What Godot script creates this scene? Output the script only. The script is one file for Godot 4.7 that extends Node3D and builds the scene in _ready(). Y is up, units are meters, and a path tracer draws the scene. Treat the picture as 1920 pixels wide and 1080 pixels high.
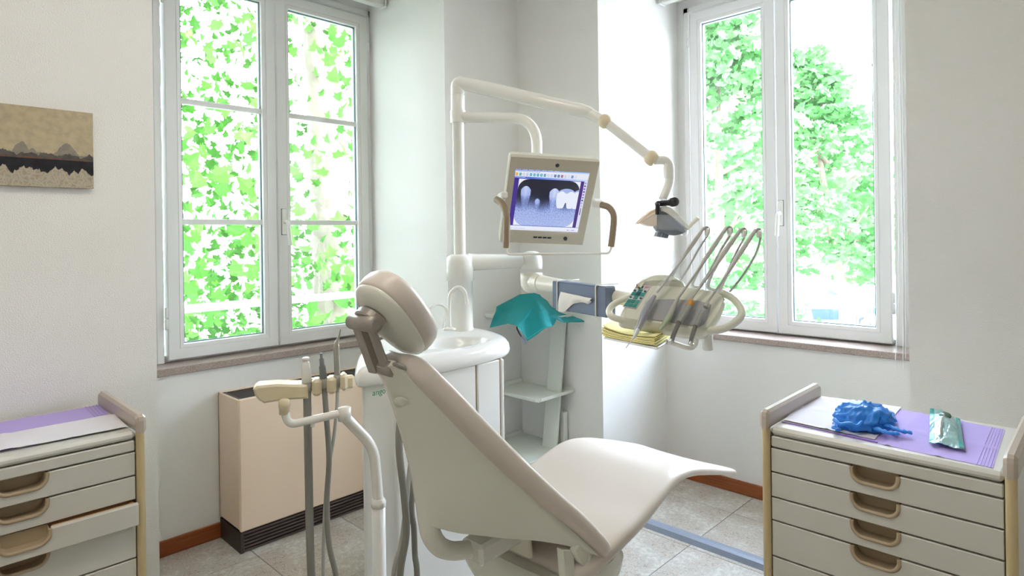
extends Node3D

# ---- camera measured from the photograph (1920 x 1080 frame) ----
const F := 1162.7          # focal length in pixels
const PXC := 960.0
const PYC := 442.9         # the lens is shifted: the horizon lies above the middle of the frame
const EYE := 1.55
const TH := 0.8005
const RO := 0.0137
# ---- room ----
const X1 := 2.886          # face of the right wall
const X2 := 3.58           # back of the right window niche
const XW := 3.75           # room side of the right sashes
const Z1 := -2.73          # face of the left wall
const Z2 := -3.366
const ZW := -3.47
const NXL := 0.78          # left niche from x to x
const NXR := 2.28
const NZL := -2.096        # right niche from z to z
const NZR := -0.592
const XO := 3.95           # outside faces
const ZO := -3.67
const CEIL := 3.32
const XB := -1.6
const ZB := 1.9

var FW: Vector3
var RT: Vector3
var XC: Vector3
var YC: Vector3
var gpos := {}
var used := {}
var mats := {}
var rng := RandomNumberGenerator.new()


class Shape:
	var prims := []
	func add(parts: Array) -> void:
		var mid := Vector3.ZERO
		var n := 0
		for p in parts:
			for v in p[0]:
				mid += v
				n += 1
		if n == 0:
			return
		mid /= n
		var vol := 0.0
		for p in parts:
			var t: PackedVector3Array = p[0]
			for i in range(0, t.size(), 3):
				vol += (t[i] - mid).dot((t[i + 1] - mid).cross(t[i + 2] - mid))
		for p in parts:
			var t: PackedVector3Array = p[0]
			if vol > 0.0:
				for i in range(0, t.size(), 3):
					var s := t[i + 1]
					t[i + 1] = t[i + 2]
					t[i + 2] = s
			prims.append([t, p[1]])
	func bounds() -> AABB:
		var b := AABB()
		var first := true
		for p in prims:
			for v in p[0]:
				if first:
					b = AABB(v, Vector3.ZERO)
					first = false
				else:
					b = b.expand(v)
		return b
	func mesh(origin: Vector3) -> ArrayMesh:
		var st := SurfaceTool.new()
		st.begin(Mesh.PRIMITIVE_TRIANGLES)
		var g := 1
		for p in prims:
			st.set_smooth_group(g if p[1] else 0xFFFFFFFF)
			g += 1
			for v in p[0]:
				st.add_vertex(v - origin)
		st.generate_normals()
		st.index()
		return st.commit()


# ---- pixels to points ----
func ray(px: float, py: float) -> Vector3:
	return XC * ((px - PXC) / F) - YC * ((py - PYC) / F) + FW
func at_t(px: float, py: float, t: float) -> Vector3:
	return Vector3(0, EYE, 0) + ray(px, py) * t
func on_x(px: float, py: float, c: float) -> Vector3:
	var d := ray(px, py)
	return Vector3(0, EYE, 0) + d * (c / d.x)
func on_y(px: float, py: float, c: float) -> Vector3:
	var d := ray(px, py)
	return Vector3(0, EYE, 0) + d * ((c - EYE) / d.y)
func on_z(px: float, py: float, c: float) -> Vector3:
	var d := ray(px, py)
	return Vector3(0, EYE, 0) + d * (c / d.z)
func on_plane(px: float, py: float, p: Vector3, n: Vector3) -> Vector3:
	var d := ray(px, py)
	return Vector3(0, EYE, 0) + d * ((p - Vector3(0, EYE, 0)).dot(n) / d.dot(n))


# ---- nodes ----
func numbered(called: String) -> String:
	if not used.has(called):
		used[called] = 0
		return called
	used[called] += 1
	return "%s_%03d" % [called, used[called]]

func tag(o: Node, label: String, category := "", group := "", kind := "") -> Node:
	if label: o.set_meta("label", label)
	if category: o.set_meta("category", category)
	if group: o.set_meta("group", group)
	if kind: o.set_meta("kind", kind)
	return o

func thing(called: String, label: String, category: String, at: Vector3, turn := 0.0, group := "") -> Node3D:
	var o := Node3D.new()
	o.name = numbered(called)
	add_child(o)
	o.position = at
	o.rotation.y = turn
	gpos[o] = at if turn == 0.0 else Vector3.ZERO
	tag(o, label, category, group)
	return o

func obj(called: String, sh: Shape, m: Material, parent: Node = null) -> MeshInstance3D:
	var b := sh.bounds()
	var base := Vector3(b.get_center().x, b.position.y, b.get_center().z)
	var o := MeshInstance3D.new()
	o.name = numbered(called) if parent == null else called
	o.mesh = sh.mesh(base)
	o.material_override = m
	if parent == null:
		add_child(o)
		o.position = base
	else:
		parent.add_child(o, true)
		o.position = base - gpos[parent]
	gpos[o] = base
	return o

func struct(called: String, sh: Shape, m: Material, label := "", parent: Node = null) -> MeshInstance3D:
	var o := obj(called, sh, m, parent)
	if parent == null:
		o.set_meta("kind", "structure")
	if label: o.set_meta("label", label)
	return o

func mat(key: String, c := Color.WHITE, rough := 0.5, metal := 0.0) -> StandardMaterial3D:
	if not mats.has(key):
		var m := StandardMaterial3D.new()
		m.resource_name = key
		m.albedo_color = c
		m.roughness = rough
		m.metallic = metal
		mats[key] = m
	return mats[key]

func hexc(s: String) -> Color:
	return Color.html(s)

func noise_tex(freq: float, size := 512, as_normal := false, bump := 6.0, kind := FastNoiseLite.TYPE_SIMPLEX_SMOOTH, oct := 4, sd := 3) -> NoiseTexture2D:
	var n := FastNoiseLite.new()
	n.noise_type = kind
	n.frequency = freq
	n.fractal_octaves = oct
	n.seed = sd
	var t := NoiseTexture2D.new()
	t.noise = n
	t.width = size
	t.height = size
	t.seamless = true
	t.as_normal_map = as_normal
	t.bump_strength = bump
	return t

func bump(m: StandardMaterial3D, tex: Texture2D, scale: float, uv: float, in_world := true) -> void:
	m.normal_enabled = true
	m.normal_texture = tex
	m.normal_scale = scale
	m.uv1_triplanar = true
	m.uv1_world_triplanar = in_world
	m.uv1_scale = Vector3.ONE * uv


# ---- shapes ----
func loft(sh: Shape, rings: Array, cap_a := true, cap_b := true, smooth := true, cap_smooth := false) -> void:
	var side := PackedVector3Array()
	var caps := PackedVector3Array()
	var n: int = rings[0].size()
	for i in rings.size() - 1:
		var r: PackedVector3Array = rings[i]
		var q: PackedVector3Array = rings[i + 1]
		for k in n:
			var k2 := (k + 1) % n
			side.append_array([r[k], r[k2], q[k2], r[k], q[k2], q[k]])
	for e in 2:
		if not (cap_a if e == 0 else cap_b):
			continue
		var r: PackedVector3Array = rings[0 if e == 0 else rings.size() - 1]
		var c := Vector3.ZERO
		for v in r:
			c += v
		c /= n
		for k in n:
			var k2 := (k + 1) % n
			if e == 0: caps.append_array([r[k2], r[k], c])
			else: caps.append_array([r[k], r[k2], c])
	if cap_smooth and smooth:
		side.append_array(caps)
		sh.add([[side, true]])
	else:
		sh.add([[side, smooth], [caps, false]])

func catmull(pts: Array, per := 6) -> Array:
	var out := []
	for i in pts.size() - 1:
		var a: Vector3 = pts[max(i - 1, 0)]
		var b: Vector3 = pts[i]
		var c: Vector3 = pts[i + 1]
		var d: Vector3 = pts[min(i + 2, pts.size() - 1)]
		for k in per:
			out.append(b.cubic_interpolate(c, a, d, float(k) / per))
	out.append(pts[-1])
	return out

func tube(sh: Shape, pts: Array, r, seg := 12, caps := true, flat := 1.0, flat_dir := Vector3.ZERO) -> void:
	var rings := []
	var up := Vector3.ZERO
	for i in pts.size():
		var d: Vector3
		if i == 0: d = pts[1] - pts[0]
		elif i == pts.size() - 1: d = pts[i] - pts[i - 1]
		else: d = (pts[i + 1] - pts[i]).normalized() + (pts[i] - pts[i - 1]).normalized()
		d = d.normalized()
		if flat_dir != Vector3.ZERO:
			up = flat_dir
		elif up == Vector3.ZERO:
			up = Vector3.UP if absf(d.y) < 0.9 else Vector3.RIGHT
		up = (up - d * up.dot(d)).normalized()
		var sd := d.cross(up)
		var rad: float = r[i] if r is Array else r
		var ring := PackedVector3Array()
		for k in seg:
			var a := TAU * k / seg
			ring.append(pts[i] + up * (cos(a) * rad * flat) + sd * (sin(a) * rad))
		rings.append(ring)
	loft(sh, rings, caps, caps)

func bent(pts: Array, rad: float, per := 6) -> Array:
	# a polyline with its inner corners rounded
	var out := [pts[0]]
	for i in range(1, pts.size() - 1):
		var a: Vector3 = pts[i - 1]
		var b: Vector3 = pts[i]
		var c: Vector3 = pts[i + 1]
		var l := minf(rad, minf(a.distance_to(b), b.distance_to(c)) * 0.49)
		var p := b + (a - b).normalized() * l
		var q := b + (c - b).normalized() * l
		for k in per + 1:
			var u := float(k) / per
			out.append(p.lerp(b, u).lerp(b.lerp(q, u), u))
	out.append(pts[-1])
	return out

func lathe(sh: Shape, prof: Array, xf: Transform3D, seg := 24, smooth := true) -> void:
	var rings := []
	for p in prof:
		var ring := PackedVector3Array()
		for k in seg:
			var a := TAU * k / seg
			ring.append(xf * Vector3(cos(a) * p.x, p.y, sin(a) * p.x))
		rings.append(ring)
	loft(sh, rings, true, true, smooth)

func axis_xf(p: Vector3, y: Vector3) -> Transform3D:
	y = y.normalized()
	var x := y.cross(Vector3.FORWARD if absf(y.z) < 0.9 else Vector3.RIGHT).normalized()
	return Transform3D(Basis(x, y, x.cross(y)), p)

func hull_face(parts: PackedVector3Array, pts: Array, mid: Vector3) -> void:
	var n: Vector3 = (pts[1] - pts[0]).cross(pts[2] - pts[0])
	var c := Vector3.ZERO
	for p in pts:
		c += p
	c /= pts.size()
	if n.dot(c - mid) < 0.0:
		pts.reverse()
	for i in range(1, pts.size() - 1):
		parts.append_array([pts[0], pts[i], pts[i + 1]])

func rbox(sh: Shape, c: Vector3, size: Vector3, b := 0.0, bas := Basis.IDENTITY) -> void:
	var h := size.abs() * 0.5
	b = minf(b, 0.45 * minf(size.x, minf(size.y, size.z)))
	var out := PackedVector3Array()
	var v := func(s: Array, ax: int) -> Vector3:
		var p := Vector3(s[0] * (h.x - b), s[1] * (h.y - b), s[2] * (h.z - b))
		p[ax] = s[ax] * h[ax]
		return c + bas * p
	for ax in 3:
		var i := (ax + 1) % 3
		var j := (ax + 2) % 3
		for sg in [-1, 1]:
			var q := []
			for e in [[-1, -1], [1, -1], [1, 1], [-1, 1]]:
				var s := [0, 0, 0]
				s[ax] = sg
				s[i] = e[0]
				s[j] = e[1]
				q.append(v.call(s, ax))
			hull_face(out, q, c)
		if b > 0.0:
			for e in [[-1, -1], [1, -1], [1, 1], [-1, 1]]:
				var s := [0, 0, 0]
				s[i] = e[0]
				s[j] = e[1]
				var s2 := s.duplicate()
				s[ax] = -1
				s2[ax] = 1
				hull_face(out, [v.call(s, i), v.call(s, j), v.call(s2, j), v.call(s2, i)], c)
	if b > 0.0:
		for sx in [-1, 1]:
			for sy in [-1, 1]:
				for sz in [-1, 1]:
					var s := [sx, sy, sz]
					hull_face(out, [v.call(s, 0), v.call(s, 1), v.call(s, 2)], c)
	sh.add([[out, false]])

func box2(sh: Shape, a: Vector3, b: Vector3, bev := 0.0) -> void:
	rbox(sh, (a + b) * 0.5, (b - a).abs(), bev)

func inset(poly: PackedVector2Array, d: float) -> PackedVector2Array:
	var out := PackedVector2Array()
	var n := poly.size()
	var sgn := -1.0 if Geometry2D.is_polygon_clockwise(poly) else 1.0
	for i in n:
		var e1 := (poly[i] - poly[(i + n - 1) % n]).normalized()
		var e2 := (poly[(i + 1) % n] - poly[i]).normalized()
		var n1 := Vector2(-e1.y, e1.x) * sgn
		var n2 := Vector2(-e2.y, e2.x) * sgn
		var m := n1 + n2
		if m.length() < 0.2: m = n1
		m = m.normalized()
		out.append(poly[i] + m * (d / maxf(0.4, m.dot(n1))))
	return out

func prism(sh: Shape, poly: PackedVector2Array, xf: Transform3D, depth: float, bev := 0.0, smooth := false) -> void:
	var layers := [[poly, 0.0], [poly, depth]]
	if bev > 0.0:
		var ip := inset(poly, bev)
		layers = [[ip, 0.0], [poly, bev], [poly, depth - bev], [ip, depth]]
	var side := PackedVector3Array()
	var caps := PackedVector3Array()
	var n := poly.size()
	for i in layers.size() - 1:
		for k in n:
			var k2 := (k + 1) % n
			var a := Vector3(layers[i][0][k].x, layers[i][0][k].y, layers[i][1])
			var b := Vector3(layers[i][0][k2].x, layers[i][0][k2].y, layers[i][1])
			var c := Vector3(layers[i + 1][0][k2].x, layers[i + 1][0][k2].y, layers[i + 1][1])
			var d := Vector3(layers[i + 1][0][k].x, layers[i + 1][0][k].y, layers[i + 1][1])
			side.append_array([a, b, c, a, c, d])
	var tri := Geometry2D.triangulate_polygon(layers[0][0])
	if tri.is_empty(): tri = Geometry2D.triangulate_polygon(poly)
	var cw := Geometry2D.is_polygon_clockwise(poly)
	for e in 2:
		var L = layers[0 if e == 0 else layers.size() - 1]
		for i in range(0, tri.size(), 3):
			var p := []
			for j in 3:
				var w: Vector2 = L[0][tri[i + j]]
				p.append(Vector3(w.x, w.y, L[1]))
			var up: bool = (p[1] - p[0]).cross(p[2] - p[0]).z > 0.0
			var want: bool = (e == 1) != cw
			if up != want:
				var s = p[1]
				p[1] = p[2]
				p[2] = s
			caps.append_array(p)
	for i in side.size():
		side[i] = xf * side[i]
	for i in caps.size():
		caps[i] = xf * caps[i]
	sh.add([[side, smooth], [caps, false]])

func rounded_rect(w: float, h: float, r: float, n := 5) -> PackedVector2Array:
	var out := PackedVector2Array()
	for q in 4:
		var c := Vector2((w / 2 - r) * (1 if q in [0, 3] else -1), (h / 2 - r) * (1 if q < 2 else -1))
		for k in n + 1:
			var a := PI / 2 * (q + float(k) / n)
			out.append(c + Vector2(cos(a), sin(a)) * r)
	return out

func smooth_poly(pts: PackedVector2Array, times := 2) -> PackedVector2Array:
	for t in times:
		var out := PackedVector2Array()
		for i in pts.size():
			var a := pts[i]
			var b := pts[(i + 1) % pts.size()]
			out.append(a.lerp(b, 0.25))
			out.append(a.lerp(b, 0.75))
		pts = out
	return pts

func oval(w: float, h: float, e := 2.0, n := 32) -> PackedVector2Array:
	var out := PackedVector2Array()
	for k in n:
		var a := TAU * k / n
		out.append(Vector2(w * signf(cos(a)) * pow(absf(cos(a)), 2.0 / e), h * signf(sin(a)) * pow(absf(sin(a)), 2.0 / e)))
	return out

func frame_of(c: Vector3, x: Vector3, y: Vector3) -> Transform3D:
	x = x.normalized()
	y = (y - x * y.dot(x)).normalized()
	return Transform3D(Basis(x, y, x.cross(y)), c)

func sheet(sh: Shape, verts: Array, tris: Array, thick: float) -> void:
	# a thin closed skin round a triangulated surface
	var nrm := []
	for v in verts:
		nrm.append(Vector3.ZERO)
	var edges := {}
	for t in tris:
		var n: Vector3 = (verts[t[1]] - verts[t[0]]).cross(verts[t[2]] - verts[t[0]])
		for j in 3:
			nrm[t[j]] += n
			var a: int = t[j]
			var b: int = t[(j + 1) % 3]
			if edges.has([b, a]): edges.erase([b, a])
			else: edges[[a, b]] = true
	var lo := []
	for i in verts.size():
		lo.append(verts[i] - nrm[i].normalized() * thick)
	var top := PackedVector3Array()
	var bot := PackedVector3Array()
	var rim := PackedVector3Array()
	for t in tris:
		top.append_array([verts[t[0]], verts[t[1]], verts[t[2]]])
		bot.append_array([lo[t[0]], lo[t[2]], lo[t[1]]])
	for e in edges:
		rim.append_array([verts[e[1]], verts[e[0]], lo[e[0]], verts[e[1]], lo[e[0]], lo[e[1]]])
	sh.add([[top, true], [bot, true], [rim, false]])

func grid_sheet(sh: Shape, nu: int, nv: int, fn: Callable, thick: float) -> void:
	var verts := []
	var tris := []
	for j in nv + 1:
		for i in nu + 1:
			verts.append(fn.call(float(i) / nu, float(j) / nv))
	for j in nv:
		for i in nu:
			var a := j * (nu + 1) + i
			tris.append([a, a + 1, a + nu + 2])
			tris.append([a, a + nu + 2, a + nu + 1])
	sheet(sh, verts, tris, thick)

func pad_loft(sh: Shape, stations: Array, lat: Vector3, e := 4.0, nseg := 36, round_len := 0.04, dish := 0.0, per := 5) -> void:
	# stations: [centre, half width, thickness]; a cushion of rounded section along a curve
	var cs := []
	var wt := []
	for s in stations:
		cs.append(s[0])
		wt.append(Vector3(s[1], s[2], 0))
	cs = catmull(cs, per)
	wt = catmull(wt, per)
	# more rings near both ends
	var cum := [0.0]
	for i in range(1, cs.size()):
		cum.append(cum[i - 1] + cs[i].distance_to(cs[i - 1]))
	var total: float = cum[-1]
	var ds := []
	for k in 7:
		ds.append(round_len * (1.0 - cos(PI / 2 * k / 6.0)))
	var m := cs.size()
	for i in m:
		if cum[i] > round_len * 1.1 and cum[i] < total - round_len * 1.1: ds.append(cum[i])
	for k in range(6, -1, -1):
		ds.append(total - round_len * (1.0 - cos(PI / 2 * k / 6.0)))
	var rings := []
	for d in ds:
		var i := 0
		while i < m - 2 and cum[i + 1] < d: i += 1
		var u: float = clampf((d - cum[i]) / maxf(1e-6, cum[i + 1] - cum[i]), 0, 1)
		var c: Vector3 = cs[i].lerp(cs[i + 1], u)
		var w: Vector3 = wt[i].lerp(wt[i + 1], u)
		var tan_: Vector3 = (cs[mini(i + 1, m - 1)] - cs[maxi(i - 1, 0)] if i > 0 else cs[1] - cs[0]).normalized()
		var nn := lat.cross(tan_).normalized()
		if nn.y < 0: nn = -nn
		var end := minf(d, total - d)
		var f := 1.0
		if end < round_len: f = sqrt(maxf(0.0, 1.0 - pow(1.0 - end / round_len, 2)))
		f = maxf(f, 0.02)
		var hw := w.x - round_len * (1.0 - f)
		var ht := w.y * 0.5 * f
		var ring := PackedVector3Array()
		for k in nseg:
			var a := TAU * k / nseg
			var cx := signf(cos(a)) * pow(absf(cos(a)), 2.0 / (e * 1.6))
			var sy := signf(sin(a)) * pow(absf(sin(a)), 2.0 / e)
			var p := c + lat * (hw * cx) + nn * (ht * sy)
			if sin(a) > 0: p -= nn * (dish * (1.0 - cx * cx) * sin(a) * f)
			ring.append(p)
		rings.append(ring)
	loft(sh, rings, true, true, true, true)


func _ready() -> void:
	rng.seed = 41
	FW = Vector3(sin(TH), 0, -cos(TH))
	RT = Vector3(cos(TH), 0, sin(TH))
	XC = RT * cos(RO) - Vector3.UP * sin(RO)
	YC = RT * sin(RO) + Vector3.UP * cos(RO)
	var cam := Camera3D.new()
	cam.name = "camera"
	cam.near = 0.05
	cam.far = 400.0
	cam.projection = Camera3D.PROJECTION_FRUSTUM
	cam.size = 2.0 * cam.near * 540.0 / F
	cam.frustum_offset = Vector2(0, -(540.0 - PYC) / F * cam.near)
	cam.transform = Transform3D(Basis(XC, YC, -FW), Vector3(0, EYE, 0))
	add_child(cam)
	cam.current = true
	var env := Environment.new()
	env.background_mode = Environment.BG_SKY
	var sky := ProceduralSkyMaterial.new()
	sky.sky_top_color = Color(0.83, 0.905, 1.0)
	sky.sky_horizon_color = Color(1.0, 1.0, 1.0)
	sky.sky_curve = 0.2
	sky.ground_bottom_color = Color(0.5, 0.5, 0.48)
	sky.ground_horizon_color = Color(0.75, 0.75, 0.74)
	sky.sky_energy_multiplier = 4.3
	sky.ground_energy_multiplier = 1.5
	var sk := Sky.new()
	sk.sky_material = sky
	env.sky = sk
	env.tonemap_mode = Environment.TONE_MAPPER_LINEAR
	env.tonemap_exposure = 1.0
	env.sdfgi_enabled = true
	env.ssao_enabled = true
	env.ssil_enabled = true
	var we := WorldEnvironment.new()
	we.name = "world"
	we.environment = env
	add_child(we)
	var sun := DirectionalLight3D.new()
	sun.name = "sun"
	sun.light_color = Color(1.0, 0.97, 0.9)
	sun.light_energy = 1.2
	sun.light_angular_distance = 0.6
	sun.shadow_enabled = true
	sun.sky_mode = DirectionalLight3D.SKY_MODE_LIGHT_ONLY
	# high, from behind the camera's left shoulder: it lights the trees and the street and stays off the panes
	sun.basis = Basis.looking_at(Vector3(0.55, -1.0, -0.42).normalized(), Vector3.UP)
	add_child(sun)

	materials()
	room()
	window_in("window_1", true)
	window_in("window_2", false)
	outside()
	heater()
	corner_shelf()
	trolleys()
	chair()
	unit()
	monitor()
	lamp()
	tray()
	holder()
	small_things()
	fill_lamps()


func materials() -> void:
	var wall := mat("wall_plaster", hexc("f0eee9"), 0.85)
	bump(wall, noise_tex(0.09, 512, true, 5.0, FastNoiseLite.TYPE_SIMPLEX, 4, 7), 0.25, 3.0)
	mat("ceiling_white", hexc("f4f3f1"), 0.9)
	mat("window_white", hexc("e6e5e2"), 0.4)
	mat("plastic_white", hexc("ecebe4"), 0.22)
	mat("enamel_white", hexc("eeeeea"), 0.28)
	mat("shell_white", hexc("e8e8dc"), 0.2)
	mat("cream_plastic", hexc("dccfae"), 0.4)
	mat("pale_cream", hexc("e6e2d2"), 0.35)
	mat("grey_metal", hexc("a39c92"), 0.35, 0.2)
	mat("chrome", hexc("d2d2d0"), 0.15, 1.0)
	mat("black_plastic", hexc("1c1c1f"), 0.4)
	mat("hose_grey", hexc("85847c"), 0.5)
	mat("hose_light", hexc("b3b2aa"), 0.45)
	mat("conduit", hexc("8d95a6"), 0.35)
	mat("teal_cloth", hexc("0b8284"), 0.9)
	mat("clear_plastic", Color(0.95, 0.97, 1.0, 0.12), 0.08).transparency = BaseMaterial3D.TRANSPARENCY_ALPHA
	mat("pane", Color(1, 1, 1, 0.02), 0.0).transparency = BaseMaterial3D.TRANSPARENCY_ALPHA
	var lea := mat("upholstery", hexc("d9cfc4"), 0.34)
	bump(lea, noise_tex(0.12, 512, true, 3.0, FastNoiseLite.TYPE_CELLULAR, 2, 9), 0.12, 9.0)
	var st := mat("sill_stone", Color.WHITE, 0.3)
	st.albedo_texture = speckle(hexc("a49388"), [hexc("7c6c64"), hexc("c2b4aa"), hexc("5f524c")], 256, 5)
	st.uv1_triplanar = true
	st.uv1_world_triplanar = true
	st.uv1_scale = Vector3.ONE * 4.0
	var wd := mat("baseboard_wood", Color.WHITE, 0.45)
	wd.albedo_texture = wood(hexc("9a5322"), hexc("7a3d16"))
	wd.uv1_triplanar = true
	wd.uv1_world_triplanar = true
	wd.uv1_scale = Vector3(2.0, 6.0, 2.0)
	var ft := floor_texture()
	for k in 4:
		var m := mat("floor_tile_%d" % k, Color.WHITE, 0.42)
		m.albedo_texture = ft
		m.uv1_triplanar = true
		m.uv1_world_triplanar = true
		m.uv1_scale = Vector3.ONE * 0.5
		m.uv1_offset = Vector3(0.35 + 0.25 * (k % 2), 0.0, 0.765 + 0.25 * (k / 2))


func speckle(base: Color, dots: Array, size: int, sd: int) -> ImageTexture:
	var im := Image.create(size, size, false, Image.FORMAT_RGB8)
	im.fill(base)
	var r := RandomNumberGenerator.new()
	r.seed = sd
	for i in size * size / 7:
		var c: Color = dots[r.randi() % dots.size()]
		c = base.lerp(c, r.randf_range(0.2, 0.9))
		im.fill_rect(Rect2i(r.randi() % size, r.randi() % size, r.randi_range(1, 3), r.randi_range(1, 3)), c)
	return ImageTexture.create_from_image(im)


func wood(a: Color, b: Color) -> ImageTexture:
	var n := FastNoiseLite.new()
	n.seed = 4
	n.frequency = 0.02
	n.fractal_octaves = 3
	var im := Image.create(256, 256, false, Image.FORMAT_RGB8)
	for y in 256:
		for x in 256:
			var v := n.get_noise_2d(x * 0.25, y * 4.0) * 0.9 + 0.5
			im.set_pixel(x, y, a.lerp(b, clampf(v, 0, 1)))
	return ImageTexture.create_from_image(im)


func floor_texture() -> ImageTexture:
	var n := FastNoiseLite.new()
	n.seed = 11
	n.frequency = 0.06
	n.fractal_octaves = 4
	n.domain_warp_enabled = true
	n.domain_warp_amplitude = 18.0
	n.domain_warp_frequency = 0.03
	var n2 := FastNoiseLite.new()
	n2.seed = 23
	n2.frequency = 0.008
	n2.fractal_octaves = 3
	var im := Image.create(1024, 1024, false, Image.FORMAT_RGB8)
	var pale := hexc("cfcac0")
	var mid := hexc("b9b1a6")
	var dark := hexc("867c73")
	var warm := hexc("b7a593")
	for y in 1024:
		for x in 1024:
			var v := n.get_noise_2d(x, y)
			var g := n2.get_noise_2d(x, y)
			var c := pale.lerp(warm, clampf(g * 1.2 + 0.25, 0.0, 0.5))
			c = c.lerp(mid, clampf((v + 0.05) * 3.0, 0.0, 1.0))
			var vein := absf(v + 0.12)
			c = c.lerp(dark, clampf(1.0 - vein * 9.0, 0.0, 1.0) * clampf(0.7 + g, 0.2, 1.0))
			im.set_pixel(x, y, c)
	return ImageTexture.create_from_image(im)


func room() -> void:
	var wall := mat("wall_plaster")
	# left wall: picture part, piece beside the corner, under and over the left window
	var s := Shape.new()
	box2(s, Vector3(XB - 0.2, 0, ZO), Vector3(NXL, CEIL, Z1))
	box2(s, Vector3(NXR, 0, ZO), Vector3(X1, CEIL, Z1))
	box2(s, Vector3(NXL, 0, ZO), Vector3(NXR, 0.885, Z2))
	box2(s, Vector3(NXL, 3.10, ZO), Vector3(NXR, CEIL, Z1))
	struct("wall_left", s, wall, "white plastered wall with a deep niche round the tree-filled window")
	s = Shape.new()
	box2(s, Vector3(X1, 0, ZO), Vector3(XO, CEIL, NZL))
	box2(s, Vector3(X2, 0, NZL), Vector3(XO, 0.905, NZR))
	box2(s, Vector3(X1, 3.10, NZL), Vector3(XO, CEIL, NZR))
	box2(s, Vector3(X1, 0, NZR), Vector3(XO, CEIL, ZB + 0.2))
	struct("wall_right", s, wall, "white plastered wall with a deep niche round the street window")
	s = Shape.new()
	box2(s, Vector3(XB - 0.2, 0, Z1), Vector3(XB, CEIL, ZB + 0.2))
	struct("wall_back", s, wall, "white plastered wall behind the photographer")
	s = Shape.new()
	box2(s, Vector3(XB, 0, ZB), Vector3(X1, CEIL, ZB + 0.2))
	struct("wall_front", s, wall, "white plastered wall facing the tree-filled window")
	s = Shape.new()
	box2(s, Vector3(XB - 0.2, CEIL, ZO), Vector3(XO, CEIL + 0.2, ZB + 0.2))
	struct("ceiling", s, mat("ceiling_white"), "plain white ceiling")
	# floor: dark joints, square tiles on top
	s = Shape.new()
	box2(s, Vector3(XB - 0.2, -0.2, ZO), Vector3(XO, -0.003, ZB + 0.2))
	var fl := struct("floor", s, mat("floor_joint", hexc("5d564f"), 0.9), "floor of mottled grey square tiles with thin dark joints")
	for i in range(-6, 5):
		for k in range(-5, 8):
			var x0 := 1.3 + 0.5 * i
			var z0 := -1.53 + 0.5 * k
			var a := Vector3(maxf(x0, XB), -0.008, maxf(z0, Z2))
			var b := Vector3(minf(x0 + 0.5, X2), 0.0, minf(z0 + 0.5, ZB))
			if b.x - a.x < 0.02 or b.z - a.z < 0.02:
				continue
			if a.x >= X1 and (b.z <= NZL or a.z >= NZR): continue
			if b.z <= Z1 and (b.x <= NXL or a.x >= NXR): continue
			s = Shape.new()
			box2(s, a + Vector3(0.0015, 0, 0.0015), b - Vector3(0.0015, 0, 0.0015), 0.0012)
			obj("floor_tile", s, mats["floor_tile_%d" % ((i * 7 + k * 3 + 100) % 4)], fl)
	# baseboards
	var wd := mat("baseboard_wood")
	s = Shape.new()
	box2(s, Vector3(NXL, 0, Z2), Vector3(NXR, 0.08, Z2 + 0.012), 0.003)
	box2(s, Vector3(XB, 0, Z1), Vector3(NXL + 0.012, 0.08, Z1 + 0.012), 0.003)
	box2(s, Vector3(NXL, 0, Z2), Vector3(NXL + 0.012, 0.08, Z1 + 0.012), 0.003)
	box2(s, Vector3(NXR - 0.012, 0, Z2), Vector3(NXR, 0.08, Z1 + 0.012), 0.003)
	box2(s, Vector3(NXR - 0.012, 0, Z1), Vector3(X1, 0.08, Z1 + 0.012), 0.003)
	struct("baseboard_left", s, wd, "brown wooden baseboard along the left wall and its niche")
	s = Shape.new()
	box2(s, Vector3(X2 - 0.012, 0, NZL), Vector3(X2, 0.08, NZR), 0.003)
	box2(s, Vector3(X1 - 0.012, 0, Z1 + 0.012), Vector3(X1, 0.08, NZL + 0.012), 0.003)
	box2(s, Vector3(X1 - 0.012, 0, NZL), Vector3(X2 - 0.012, 0.08, NZL + 0.012), 0.003)
	box2(s, Vector3(X1 - 0.012, 0, NZR - 0.012), Vector3(X1, 0.08, ZB), 0.003)
	box2(s, Vector3(X1 - 0.012, 0, NZR - 0.012), Vector3(X2 - 0.012, 0.08, NZR), 0.003)
	struct("baseboard_right", s, wd, "brown wooden baseboard along the right wall and its niche")
	# stone sills
	s = Shape.new()
	box2(s, Vector3(NXL, 0.885, ZO + 0.02), Vector3(NXR, 0.922, Z2 + 0.02), 0.003)
	struct("trim_1", s, mat("sill_stone"), "speckled brown stone sill of the tree-filled window")
	s = Shape.new()
	box2(s, Vector3(X2 - 0.02, 0.905, NZL), Vector3(XO - 0.02, 0.940, NZR), 0.003)
	struct("trim_2", s, mat("sill_stone"), "speckled brown stone sill of the street window")
	# cable duct on the floor
	s = Shape.new()
	var pr := PackedVector2Array([Vector2(-0.045, 0), Vector2(-0.03, 0.022), Vector2(-0.012, 0.028), Vector2(0.012, 0.028), Vector2(0.03, 0.022), Vector2(0.045, 0)])
	prism(s, pr, Transform3D(Basis(Vector3.RIGHT, Vector3.UP, Vector3.BACK), Vector3(2.87, 0.0, -2.0)), 1.9, 0.0, false)
	tag(obj("cable_duct", s, mat("conduit")), "blue-grey flat cable duct lying across the tiles", "cable duct")


func wbox(sh: Shape, left: bool, a0: float, a1: float, y0: float, y1: float, d0: float, d1: float, bev := 0.0) -> void:
	if left: box2(sh, Vector3(a0, y0, ZW - d0), Vector3(a1, y1, ZW - d1), bev)
	else: box2(sh, Vector3(XW + d0, y0, a0), Vector3(XW + d1, y1, a1), bev)

func wpt(left: bool, a: float, y: float, d: float) -> Vector3:
	return Vector3(a, y, ZW - d) if left else Vector3(XW + d, y, a)

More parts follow.
